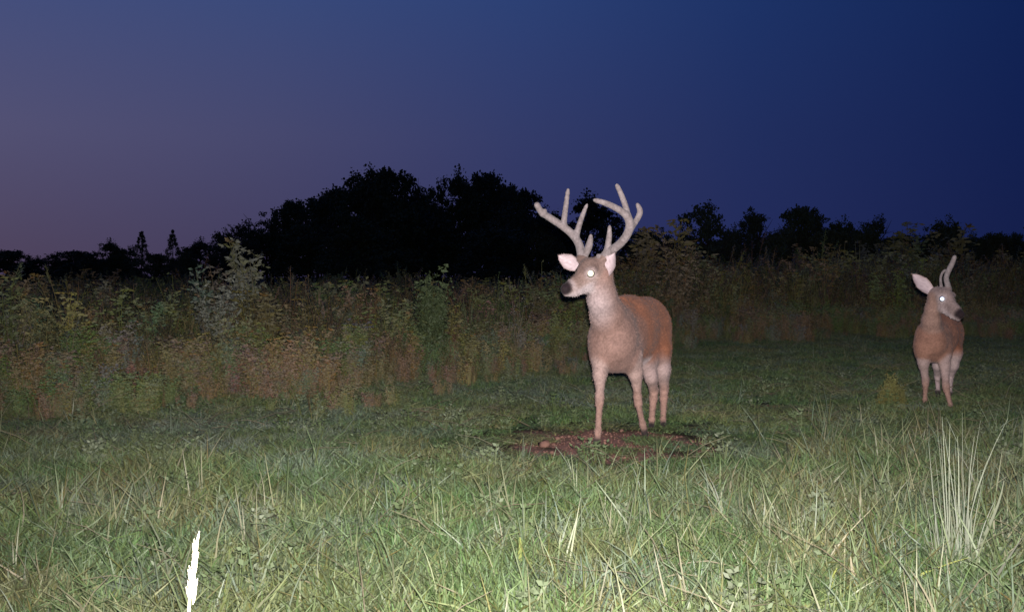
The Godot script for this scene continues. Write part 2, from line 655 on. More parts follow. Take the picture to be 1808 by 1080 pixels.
func weed_edge(ratio: float) -> float:
	# forward distance (metres) at which the tall weeds begin, along the sight line x / d = ratio
	var pts := [[-0.80, 7.6], [-0.466, 9.0], [-0.31, 9.1], [-0.21, 9.7], [-0.10, 10.6], [-0.03, 11.4], [0.05, 12.6], [0.11, 15.2], [0.17, 17.0], [0.30, 18.4], [0.47, 18.6], [0.90, 18.0]]
	for i in pts.size() - 1:
		if ratio < pts[i + 1][0]:
			var t := clampf((ratio - pts[i][0]) / (pts[i + 1][0] - pts[i][0]), 0.0, 1.0)
			return lerpf(pts[i][1], pts[i + 1][1], t) * K
	return 18.0 * K

func pick(cols: Array, t: float) -> Color:
	var x := clampf(t, 0.0, 0.9999) * (cols.size() - 1)
	var a: Color = cols[int(x)]
	var b: Color = cols[int(x) + 1]
	return a.lerp(b, fmod(x, 1.0))

func soil_here(x: float, z: float) -> float:
	# bare red earth scraped open under the buck, and a smaller patch further on
	var a := on_soil[0]
	var b := on_soil[1]
	var n := 0.9 * noise.get_noise_2d(x * 26.0, z * 26.0)
	var da := Vector2((x - a.x) / 0.72, (z - a.z) / 0.75).length()
	var db := Vector2((x - b.x) / 0.42, (z - b.z) / 0.40).length()
	return maxf(1.0 - da + n, 0.5 - db + n)
var on_soil: Array[Vector3] = []
var grey_spots: Array[Vector3] = []

# -------------------------------------------------------------- the place
func _ready() -> void:
	noise.seed = 5; noise.noise_type = FastNoiseLite.TYPE_SIMPLEX_SMOOTH; noise.frequency = 0.12; noise.fractal_octaves = 3
	fine.seed = 11; fine.noise_type = FastNoiseLite.TYPE_SIMPLEX_SMOOTH; fine.frequency = 1.0; fine.fractal_octaves = 2
	rng.seed = 3
	# camera
	var cam := Camera3D.new()
	cam.name = "camera"
	add_child(cam)
	cam.position = LENS
	cam.rotation.x = -PITCH
	cam.fov = rad_to_deg(2.0 * atan(540.0 / FOCAL))
	cam.near = 0.02
	cam.far = 600.0
	cam.current = true
	# dusk sky: the last glow on one side, deep blue on the other
	var env := Environment.new()
	env.background_mode = Environment.BG_SKY
	env.tonemap_mode = Environment.TONE_MAPPER_LINEAR
	env.tonemap_exposure = 1.0
	env.sdfgi_enabled = true; env.ssao_enabled = true; env.ssil_enabled = true
	var sky := Sky.new()
	var pan := PanoramaSkyMaterial.new()
	pan.panorama = ImageTexture.create_from_image(dusk())
	sky.sky_material = pan
	env.sky = sky
	var we := WorldEnvironment.new()
	we.name = "world_environment"
	we.environment = env
	add_child(we)
	# the flash of the trail camera, set just above its lens
	var flash := SpotLight3D.new()
	flash.name = "flash_light"
	add_child(flash)
	flash.position = LENS + Vector3(0.02, 0.062, -0.01)
	flash.rotation = Vector3(0.32, -0.05, 0)
	flash.light_color = Color(1.0, 0.97, 0.965)
	flash.light_energy = 104.0
	flash.light_size = 0.022
	flash.spot_range = 400.0
	flash.spot_attenuation = 2.0
	flash.spot_angle = 56.0
	flash.spot_angle_attenuation = 1.0
	flash.shadow_enabled = true

	on_soil = [on_ground(1078, 784), on_ground(1375, 718)]
	grey_spots = [on_ground(510, 745), on_ground(300, 770), on_ground(960, 700)]
	make_ground()
	make_trees()
	make_weeds()
	make_grass()
	make_crumbs()
	make_buck()
	make_spike_buck()
	make_plants()
	make_trail_camera()

func dusk() -> Image:
	var w := 1024
	var h := 512
	var im := Image.create(w, h, false, Image.FORMAT_RGBF)
	# rows of [azimuth in degrees, then linear colour at the elevations 0, 7, 14 and 90]
	var dark := [lin(0.0077, 0.0130, 0.0668), lin(0.0061, 0.0145, 0.0779), lin(0.0052, 0.0170, 0.0891), lin(0.0061, 0.0179, 0.0795)]
	var keys := [
		[-180.0, dark], [-130.0, dark],
		[-70.0, [lin(0.1182, 0.0690, 0.0954), lin(0.1079, 0.0957, 0.1710), lin(0.0740, 0.0933, 0.2187), lin(0.0123, 0.0276, 0.1113)]],
		[-25.0, [lin(0.0761, 0.0536, 0.0995), lin(0.0843, 0.0811, 0.1710), lin(0.0545, 0.0770, 0.2051), lin(0.0103, 0.0243, 0.1034)]],
		[-12.0, [lin(0.0534, 0.0438, 0.1017), lin(0.0617, 0.0649, 0.1551), lin(0.0411, 0.0673, 0.1947), lin(0.0092, 0.0227, 0.0995)]],
		[0.0, [lin(0.0319, 0.0324, 0.1074), lin(0.0339, 0.0446, 0.1392), lin(0.0258, 0.0519, 0.1749), lin(0.0083, 0.0211, 0.0954)]],
		[12.0, [lin(0.0175, 0.0235, 0.0971), lin(0.0154, 0.0276, 0.1113), lin(0.0123, 0.0324, 0.1336), lin(0.0072, 0.0195, 0.0875)]],
		[25.0, dark], [180.0, dark]]
	for y in h:
		var el := 90.0 - 180.0 * (y + 0.5) / h
		for x in w:
			var az := fmod(360.0 * (x + 0.5) / w + 180.0, 360.0) - 180.0   # the panorama starts at -Z and turns towards +X
			var i := 0
			while az > keys[i + 1][0]:
				i += 1
			var t: float = (az - keys[i][0]) / (keys[i + 1][0] - keys[i][0])
			var e := clampf(el, 0.0, 90.0)
			var j := 0 if e < 7.0 else (1 if e < 14.0 else 2)
			var lo: float = [0.0, 7.0, 14.0][j]
			var hi: float = [7.0, 14.0, 90.0][j]
			var u := (e - lo) / (hi - lo)
			var a: Color = keys[i][1][j].lerp(keys[i][1][j + 1], u)
			var b: Color = keys[i + 1][1][j].lerp(keys[i + 1][1][j + 1], u)
			im.set_pixel(x, y, a.lerp(b, t))
	return im

func make_ground() -> void:
	var xs: Array = []
	var zs: Array = []
	var x := -300.0
	while x < 300.0:
		xs.append(x)
		x += clampf(absf(x) * 0.10, 0.14, 30.0) if absf(x) > 7.0 else 0.14
	xs.append(300.0)
	var z := 60.0
	while z > -400.0:
		zs.append(z)
		z -= 8.0 if z > 1.0 else (0.14 if z > -22.0 else clampf((-z - 20.0) * 0.12, 0.3, 30.0))
	zs.append(-400.0)
	var s := Soup.new()
	for zz: float in zs:
		for xx: float in xs:
			var soil := smoothstep(-0.05, 0.30, soil_here(xx, zz))
			var y := ground_y(xx, zz)
			y += soil * (0.014 * fine.get_noise_2d(xx * 4.0, zz * 4.0) - 0.016)
			s.v.append(Vector3(xx, y, zz))
			var e := 0.07
			var nn := Vector3(ground_y(xx - e, zz) - ground_y(xx + e, zz), 2.0 * e, ground_y(xx, zz - e) - ground_y(xx, zz + e)).normalized()
			s.n.append(nn)
			var t := 0.5 + 0.5 * noise.get_noise_2d(xx * 6.0, zz * 6.0)
			var c := lin(0.045, 0.040, 0.024).lerp(lin(0.062, 0.066, 0.034), t)
			c = c.lerp(lin(0.50, 0.275, 0.21), soil)
			s.c.append(c)
	var w := xs.size()
	for j in zs.size() - 1:
		for i in w - 1:
			var a := j * w + i
			s.ix.append_array(PackedInt32Array([a, a + 1, a + w, a + 1, a + w + 1, a + w]))
	var m := plant_material(0.95, 0.2)
	var nt := NoiseTexture2D.new()
	var fn := FastNoiseLite.new()
	fn.frequency = 0.03; fn.fractal_octaves = 5; fn.seed = 4
	nt.noise = fn; nt.width = 512; nt.height = 512; nt.seamless = true
	var ramp := Gradient.new()
	ramp.set_color(0, Color(0.78, 0.78, 0.78)); ramp.set_color(1, Color(1, 1, 1))
	nt.color_ramp = ramp
	m.albedo_texture = nt
	m.uv1_triplanar = true
	m.uv1_world_triplanar = true
	m.uv1_scale = Vector3.ONE * 1.9
	var g := part("ground", s.mesh(), m, self)
	g.set_meta("kind", "structure")

func make_trees() -> void:
	var bark := StandardMaterial3D.new()
	bark.albedo_color = Color(0.22, 0.19, 0.16)
	bark.roughness = 0.95
	var crowns: Array = []
	var trunks: Array = []
	for i in 9:
		var kind: int = [0, 0, 0, 0, 1, 1, 2, 2, 3][i]
		crowns.append(crown_mesh(40 + i, kind))
		trunks.append(trunk_mesh(60 + i, kind))
	var leaf := plant_material(0.8, 0.3)
	var leaf_mats: Array = []
	for c: Color in [lin(0.070, 0.090, 0.045), lin(0.090, 0.105, 0.050), lin(0.060, 0.080, 0.050)]:
		var m := leaf.duplicate()
		m.albedo_color = c.linear_to_srgb()
		leaf_mats.append(m)
	# [pixel x, pixel y of the top, width in pixels, distance in lens heights, shape, label, group]
	var rise := ["dark leafy tree in the high wood behind the antlered buck", "trees of the high wood"]
	var low := ["small dark tree in the low treeline beyond the weeds, away from the bucks", "trees of the low treeline"]
	var east := ["dark bushy tree in the treeline beyond the spike buck", "trees beyond the spike buck"]
	var rows: Array = []
	for a: Array in [[650, 303, 120], [690, 293, 130], [735, 308, 90], [600, 326, 110], [560, 345, 100], [520, 350, 90], [470, 376, 90], [432, 392, 80], [395, 408, 60],
			[775, 322, 80], [812, 306, 90], [858, 299, 100], [895, 322, 80], [930, 330, 80], [965, 372, 80], [1040, 345, 105], [1090, 392, 80], [705, 340, 130], [830, 345, 140], [620, 365, 120], [545, 385, 120], [480, 405, 110], [760, 362, 120], [905, 365, 110], [990, 390, 90], [655, 400, 140], [870, 400, 140]]:
		rows.append([a[0], a[1], a[2], 92.0 + 14.0 * rng.randf() - (12.0 if a[1] > 362 else 0.0), [0, 1, 2, 3][rng.randi() % 4], rise[0], rise[1]])
	for a: Array in [[15, 440, 70, 0], [-40, 436, 80, 1], [64, 455, 50, 2], [100, 446, 50, 3], [128, 441, 60, 0], [165, 438, 50, 1], [195, 426, 50, 2], [228, 436, 44, 3], [275, 446, 50, 0], [328, 436, 44, 1], [352, 424, 56, 2], [380, 430, 50, 3], [210, 452, 70, 0], [310, 452, 70, 1], [40, 464, 70, 3], [140, 462, 80, 2]]:
		rows.append([a[0], a[1], a[2], 78.0 + 16.0 * rng.randf(), a[3], low[0], low[1]])
		rows[-1][2] *= 1.25
	rows.append([249, 409, 52, 74.0, 6, "taller pointed conifer beside a second one in the low treeline", "pointed conifers of the low treeline"])
	rows.append([304, 407, 48, 76.0, 7, "taller pointed conifer beside a second one in the low treeline", "pointed conifers of the low treeline"])
	rows.append([1245, 363, 100, 46.0, 8, "sparse round tree with branches and sky showing through its crown", ""])
	for a: Array in [[1135, 404, 70, 0], [1178, 402, 60, 1], [1295, 402, 60, 2], [1332, 378, 70, 4], [1370, 408, 60, 3], [1412, 361, 90, 0], [1452, 386, 80, 1], [1492, 389, 70, 2], [1550, 385, 80, 3], [1595, 412, 60, 0], [1640, 402, 66, 1], [1675, 388, 80, 2], [1722, 414, 60, 3], [1762, 408, 70, 0], [1806, 402, 80, 1], [1860, 398, 90, 2], [1210, 412, 70, 3], [1520, 410, 80, 1], [1155, 418, 90, 2], [1270, 420, 100, 0], [1350, 415, 110, 3], [1430, 408, 120, 2], [1580, 420, 120, 1], [1700, 418, 120, 0], [1790, 420, 120, 2], [1115, 420, 90, 1], [1310, 412, 100, 1], [1390, 404, 90, 3], [1475, 404, 100, 0], [1530, 402, 80, 2], [1620, 416, 100, 3], [1655, 410, 90, 0], [1740, 420, 100, 1]]:
		rows.append([a[0], a[1], a[2], 48.0 + 12.0 * rng.randf(), a[3], east[0], east[1]])
	var own := {690: "tallest crown of the high wood, making its summit", 858: "second rounded summit of the high wood, past its tallest crown", 1040: "dark tree showing between the buck's two antlers", 1412: "tallest dark tree of the treeline between the two bucks", 395: "small tree at the foot of the high wood, next to the low treeline", 352: "rounded tree of the low treeline next to the high wood"}
	for r: Array in rows:
		if own.has(r[0]):
			r[5] = own[r[0]]
		var top := pix(r[0], r[1], r[3])
		var at := Vector3(top.x, ground_y(top.x, top.z), top.z)
		var height := (top.y - at.y) / 0.97
		var width: float = r[2] * 1.45 / FOCAL * r[3] * K
		var k: int = r[4]
		var called := "pine_tree" if k >= 6 and k <= 7 else "tree"
		var t := thing(called, r[5], "tree", at, r[6])
		t.rotation.y = rng.randf() * TAU
		var tr := part("trunk", trunks[k], bark, t)
		tr.scale = Vector3(width, height, width)
		var cr := part("crown", crowns[k], leaf_mats[rng.randi() % 3], t)
		cr.scale = Vector3(width, height, width)

func make_weeds() -> void:
	var meshes: Array = []
	for i in 10:
		meshes.append(weed_clump([[0, 0, 3], [0, 1, 0], [0, 0, 2], [1, 1, 0], [1, 1, 1], [1, 0, 3], [2, 3, 0], [2, 2, 0], [3, 2, 0], [3, 3, 1]][i], 100 + i))
	rng.seed = 21
	var spots: Array = []
	var tones := [lin(0.185, 0.195, 0.150), lin(0.115, 0.170, 0.068), lin(0.165, 0.190, 0.085), lin(0.205, 0.190, 0.100), lin(0.210, 0.165, 0.100), lin(0.215, 0.145, 0.105), lin(0.135, 0.170, 0.088), lin(0.195, 0.185, 0.160)]
	var tries := 0
	while tries < 8200:
		tries += 1
		# even over the ground: distance drawn with the square law of a wedge
		var d := sqrt(rng.randf_range(8.0 * 8.0, 40.0 * 40.0))
		var ratio := rng.randf_range(-0.62, 0.62)
		var x := ratio * d
		var z := -d
		var edge := weed_edge(ratio) + 2.2 * noise.get_noise_2d(x * 6.0, z * 6.0)
		if d < edge - 1.6:
			continue
		var behind := d - edge
		if behind > 9.0 and rng.randf() < 0.55:
			continue
		if behind < 0.0 and rng.randf() < 0.55:
			continue
		var patch := 0.5 + 0.75 * noise.get_noise_2d(x * 8.0 + 40.0, z * 8.0)
		var patch2 := 0.5 + 0.5 * noise.get_noise_2d(x * 5.0 - 80.0, z * 5.0 + 30.0)
		var k: int
		var roll := rng.randf()
		if patch2 > 0.58:
			k = [3, 4, 5, 3, 0][rng.randi() % 5]
		elif patch2 < 0.40:
			k = [6, 7, 8, 9, 1][rng.randi() % 5]
		else:
			k = [0, 1, 2, 0, 8][rng.randi() % 5]
		var tall := lerpf(0.20, 0.98, smoothstep(-1.4, 2.6, behind)) * rng.randf_range(0.60, 1.12)
		tall *= lerpf(0.90, 1.45, smoothstep(0.02, 0.16, ratio) * smoothstep(0.0, 6.0, behind))
		tall *= 0.58 + 0.88 * (0.5 + 0.5 * noise.get_noise_2d(x * 7.0 + 11.0, z * 7.0 - 70.0))
		if roll < 0.05:
			tall *= 1.32
		var wide := tall * rng.randf_range(0.9, 1.4)
		var c := pick(tones, patch + 0.13 * rng.randfn())
		var f := rng.randf_range(0.65, 1.35)
		c = Color(c.r * f, c.g * f, c.b * f)
		var b := Basis(Vector3.UP, rng.randf() * TAU).scaled(Vector3(wide, tall, wide))
		b = Basis(Vector3(rng.randfn(), 0, rng.randfn()).normalized(), rng.randf() * 0.16) * b
		spots.append([Transform3D(b, Vector3(x, ground_y(x, z) - 0.01, z)), c, k])
	for i in 4200:
		var d := sqrt(rng.randf_range(7.0 * 7.0, 24.0 * 24.0))
		var ratio := rng.randf_range(-0.60, 0.60)
		var x := ratio * d
		var z := -d
		var behind := d - weed_edge(ratio) - 2.0 * noise.get_noise_2d(x * 6.0, z * 6.0)
		if behind < -2.4 or behind > 1.6 or rng.randf() > smoothstep(-2.6, -0.2, behind) + 0.1:
			continue
		var tall := lerpf(0.20, 0.50, smoothstep(-2.4, 0.8, behind)) * rng.randf_range(0.7, 1.3)
		var c := pick(tones, 0.5 + 0.75 * noise.get_noise_2d(x * 8.0 + 40.0, z * 8.0) + 0.16 * rng.randfn())
		var wide := tall * rng.randf_range(0.95, 1.4)
		spots.append([Transform3D(Basis(Vector3.UP, rng.randf() * TAU).scaled(Vector3(wide, tall, wide)), Vector3(x, ground_y(x, z) - 0.01, z)), c, [3, 4, 4, 5, 1][rng.randi() % 5]])
	scatter("weeds", "tall tangled field weeds in green, olive and rust along the clearing", "weeds", meshes, plant_material(0.65, 0.35), spots)

func grass_tone(x: float, z: float) -> Color:
	var a := 0.5 + 0.5 * noise.get_noise_2d(x * 6.0 + 300.0, z * 6.0)
	var b := 0.5 + 0.5 * noise.get_noise_2d(x * 15.0 - 200.0, z * 15.0)
	var green := lin(0.096, 0.155, 0.060)
	var olive := lin(0.142, 0.168, 0.072)
	var grey := lin(0.140, 0.172, 0.128)
	var tan_ := lin(0.195, 0.165, 0.098)
	var c := green.lerp(olive, smoothstep(0.35, 0.7, a))
	c = c.lerp(grey, smoothstep(0.5, 0.75, b) * 0.8)
	c = c.lerp(tan_, smoothstep(0.5, 0.25, b) * 0.55)
	# the greyer, softer leaved growth before the pale weed and behind the scrape
	for g in 3:
		var o: Vector3 = grey_spots[g]
		var near := 1.0 - Vector2((x - o.x) / 0.9, (z - o.z) / 1.1).length() + 1.6 * noise.get_noise_2d(x * 16.0, z * 16.0)
		c = c.lerp(lin(0.155, 0.185, 0.150), smoothstep(0.0, 0.9, near) * 0.7)
	return c

func make_grass() -> void:
	rng.seed = 31
	var blade_cols := [lin(1, 1, 1), lin(0.85, 1.05, 0.8), lin(1.25, 1.1, 0.8), lin(1.0, 1.1, 1.15), lin(1.5, 1.25, 0.85), lin(0.75, 0.95, 0.7)]
	var thatch_cols := [lin(1.5, 1.3, 1.0), lin(1.1, 1.15, 0.9), lin(1.7, 1.55, 1.25), lin(1.2, 0.85, 0.65), lin(0.6, 0.55, 0.5), lin(1.25, 1.35, 1.3)]
	var shorts: Array = []
	# mats of turf about 0.3 m across: ten thick ones for close by, six thinner ones for further off
	for i in 16:
		var s := Soup.new()
		for j in 34 if i < 10 else 28:
			var a := rng.randf() * TAU
			var r := 0.175 * sqrt(rng.randf())
			var g := rng.randf_range(0.7, 1.3)
			add_tuft(s, Vector3(cos(a) * r, 0, sin(a) * r), 13 if i < 10 else 11, 0.03 * g, 0.13 * g, 0.0072 if i < 10 else 0.0095, 0.05, 1.2, blade_cols)
		# thatch: straight bits lying across one another at all angles
		for j in 60 if i < 10 else 30:
			var a := rng.randf() * TAU
			var r := 0.19 * sqrt(rng.randf())
			var b := rng.randf() * TAU
			var up := rng.randf_range(0.05, 0.9)
			var l := rng.randf_range(0.05, 0.19)
			var from := Vector3(cos(a) * r, rng.randf_range(0.0, 0.05), sin(a) * r)
			var dir := Vector3(cos(b), up, sin(b)).normalized()
			var c: Color = thatch_cols[rng.randi() % thatch_cols.size()]
			var f := rng.randf_range(0.6, 1.5)
			var w := rng.randf_range(0.0014, 0.0034) * (1.0 if i < 10 else 1.3)
			var bow := Vector3(rng.randfn(), 0.2, rng.randfn()) * l * 0.07
			s.ribbon([from, from + dir * l * 0.5 + bow, from + dir * l], [w, w, w * 0.25], Vector3(rng.randfn(), rng.randfn(), rng.randfn()), Color(c.r * f, c.g * f, c.b * f))
		shorts.append(s.mesh())
	var longs: Array = []
	for i in 8:
		longs.append(blade_tuft(7, 0.10, 0.32, 0.0060, 0.05, [0.25, 0.5, 1.0, 1.2][i % 4], blade_cols))
	var herbs: Array = []
	for i in 5:
		var s := Soup.new()
		for j in 16:
			var a := rng.randf() * TAU
			var d := Vector3(cos(a), 0, sin(a))
			var stalk := d * rng.randf_range(0.01, 0.06) + Vector3.UP * rng.randf_range(0.03, 0.12)
			s.ribbon([Vector3.ZERO, stalk], [0.0012, 0.001], d.cross(Vector3.UP), lin(0.9, 0.9, 0.7))
			var f := rng.randf_range(0.75, 1.3)
			for k in 3:
				var e := d.rotated(Vector3.UP, (k - 1) * 1.5 + rng.randfn() * 0.2) + Vector3.UP * rng.randf_range(0.1, 1.3)
				s.leaf(stalk, stalk + e.normalized() * rng.randf_range(0.014, 0.026), e.cross(Vector3(rng.randfn(), 1, rng.randfn())), rng.randf_range(0.004, 0.007), 0.002, Color(f, f, f))
		herbs.append(s.mesh())
	var straws: Array = []
	for i in 5:
		var s := Soup.new()
		for j in 5:
			var a := rng.randf() * TAU
			var d := Vector3(cos(a), 0, sin(a))
			var p := Vector3(rng.randfn(), 0, rng.randfn()) * 0.06 + Vector3.UP * rng.randf_range(0.0, 0.05)
			var l := rng.randf_range(0.10, 0.34)
			var rise := rng.randf_range(0.0, 0.6)
			var mid := p + d * l * 0.5 + Vector3.UP * (l * 0.5 * rise + 0.012)
			s.ribbon([p, mid, p + d * l + Vector3.UP * l * rise * 0.9], [0.0017, 0.0016, 0.0008], Vector3(rng.randfn(), rng.randfn() * 0.6, rng.randfn()), Color(1, 1, 1) * rng.randf_range(0.6, 1.2))
		straws.append(s.mesh())
	var long_cols := [lin(0.175, 0.195, 0.105), lin(0.205, 0.205, 0.125), lin(0.155, 0.190, 0.130), lin(0.225, 0.205, 0.130), lin(0.130, 0.170, 0.075)]
	var turf: Array = []
	var tall: Array = []
	var herb: Array = []
	var straw: Array = []
	# one pass over the clearing in rings of growing distance
	for ring: Array in [[2.5, 5.0, 300.0], [5.0, 8.0, 230.0], [8.0, 12.0, 130.0], [12.0, 22.0, 60.0]]:
		var d0: float = ring[0]
		var d1: float = ring[1]
		var area := 0.53 * (d1 * d1 - d0 * d0) + 2.4 * (d1 - d0)
		for i in int(area * ring[2]):
			var d := sqrt(rng.randf_range(d0 * d0, d1 * d1))
			var x := rng.randf_range(-1.0, 1.0) * (0.53 * d + 1.2)
			var z := -d
			var ratio := x / d
			if d > weed_edge(ratio) + 2.0:
				continue
			var soil := soil_here(x, z)
			if soil > 0.12 and rng.randf() < 0.93:
				continue
			var y := ground_y(x, z)
			var c := grass_tone(x, z)
			var f := rng.randf_range(0.7, 1.35)
			c = Color(c.r * f, c.g * f, c.b * f)
			var yaw := Basis(Vector3.UP, rng.randf() * TAU)
			var lie := Basis(Vector3(rng.randfn(), 0, rng.randfn()).normalized(), absf(rng.randfn()) * 0.30)
			var lush := 0.5 + 0.5 * noise.get_noise_2d(x * 9.0 + 500.0, z * 9.0 + 60.0)
			# longer blades: most in the lush corner beside the stalks, few on the far side
			var low := smoothstep(-1.3, -0.2, soil)
			var long_share := 0.10 * smoothstep(5.6, 4.3, d) + 0.18 * smoothstep(-0.05, 0.25, ratio) * smoothstep(8.5, 5.5, d) + 0.07 * smoothstep(0.55, 0.8, lush) * smoothstep(7.0, 5.0, d) + 0.008
			long_share *= 1.0 - 0.9 * low
			if d > 3.1 and rng.randf() < long_share:
				tall.append([Transform3D((lie * yaw).scaled(Vector3.ONE * rng.randf_range(0.6, 1.2)), Vector3(x, y, z)), long_cols[rng.randi() % 5].lerp(c, rng.randf() * 0.6), rng.randi() % longs.size()])
			var leafy := 0.5 + 0.5 * noise.get_noise_2d(x * 7.0 - 150.0, z * 7.0 - 60.0)
			if rng.randf() < 0.012 + 0.06 * smoothstep(0.55, 0.75, leafy):
				herb.append([Transform3D(yaw.scaled(Vector3.ONE * rng.randf_range(0.7, 1.5)), Vector3(x, y, z)), lin(0.09, 0.13, 0.05).lerp(lin(0.15, 0.175, 0.11), rng.randf()), rng.randi() % herbs.size()])
			if rng.randf() < 0.022:
				straw.append([Transform3D(yaw.scaled(Vector3.ONE * rng.randf_range(0.7, 1.3)), Vector3(x, y + 0.02, z)), lin(0.21, 0.195, 0.125).lerp(lin(0.17, 0.14, 0.09), rng.randf()), rng.randi() % straws.size()])
	var gz := 2.5
	while gz < 22.0:
		var gx := -0.53 * gz - 1.2
		var pitch := 0.235
		while gx < 0.53 * gz + 1.2:
			var x := gx + rng.randf_range(-0.08, 0.08)
			var d := gz + rng.randf_range(-0.08, 0.08)
			gx += pitch
			if d > weed_edge(x / d) + 2.5:
				continue
			var soil := soil_here(x, -d)
			if soil > 0.0 and rng.randf() < 0.76:
				continue
			var c := grass_tone(x, -d)
			var f := rng.randf_range(0.8, 1.2)
			var lush := 0.5 + 0.5 * noise.get_noise_2d(x * 9.0 + 500.0, -d * 9.0 + 60.0)
			var size := lerpf(0.75, 1.3, lush) * lerpf(1.0, 0.55, smoothstep(5.8, 8.0, d)) * lerpf(1.0, 0.36, smoothstep(-1.2, -0.1, soil))
			var b := Basis(Vector3.UP, rng.randf() * TAU).scaled(Vector3(1.0, size, 1.0))
			turf.append([Transform3D(b, Vector3(x, ground_y(x, -d), -d)), Color(c.r * f, c.g * f, c.b * f), rng.randi() % 10 if d < 7.5 else 10 + rng.randi() % 6])
		gz += pitch
	scatter("grass", "short matted grass covering the clearing floor", "grass", shorts, plant_material(0.55, 0.4), turf)
	scatter("long_grass", "longer bent grass blades standing above the short turf", "grass", longs, plant_material(0.5, 0.45), tall)
	scatter("herbs", "small grey green leafy herbs growing among the turf", "herbs", herbs, plant_material(0.6, 0.4), herb)
	scatter("straw", "dry straw lying loosely on the turf", "straw", straws, plant_material(0.7, 0.35), straw)

func make_crumbs() -> void:
	# loose crumbs of red earth over the scraped ground
	var meshes: Array = []
	for i in 3:
		var s := Soup.new()
		for a in 6:
			for b in 9:
				var th := PI * a / 5.0
				var ph := TAU * (b % 8) / 8.0
				var dir := Vector3(sin(th) * cos(ph), cos(th), sin(th) * sin(ph))
				s.v.append(dir * (1.0 + 0.7 * fine.get_noise_3dv(dir * 1.6 + Vector3.ONE * (i * 5.0 + 3.0)))); s.n.append(dir); s.c.append(Color.WHITE)
		for a in 5:
			for b in 8:
				var q := a * 9 + b
				s.ix.append_array(PackedInt32Array([q, q + 1, q + 9, q + 1, q + 10, q + 9]))
		meshes.append(s.mesh())
	rng.seed = 61
	var spots: Array = []
	for i in 9000:
		var o: Vector3 = on_soil[i % 2]
		var x := o.x + rng.randf_range(-1.1, 1.1)
		var z := o.z + rng.randf_range(-1.1, 1.1)
		if soil_here(x, z) < rng.randf_range(-0.25, 0.25):
			continue
		var r := rng.randf_range(0.003, 0.007) * (2.2 if rng.randf() < 0.08 else 1.0)
		var f := rng.randf_range(0.7, 1.25)
		spots.append([Transform3D(Basis(Vector3(rng.randfn(), rng.randfn(), rng.randfn()).normalized(), rng.randf() * TAU).scaled(Vector3(r, r * 0.8, r)), Vector3(x, ground_y(x, z) - 0.008, z)), Color(0.195 * f, 0.105 * f, 0.082 * f), i % 3])
	scatter("soil_crumbs", "loose crumbs of reddish earth on the scraped patches", "soil", meshes, plant_material(0.95, 0.2), spots)

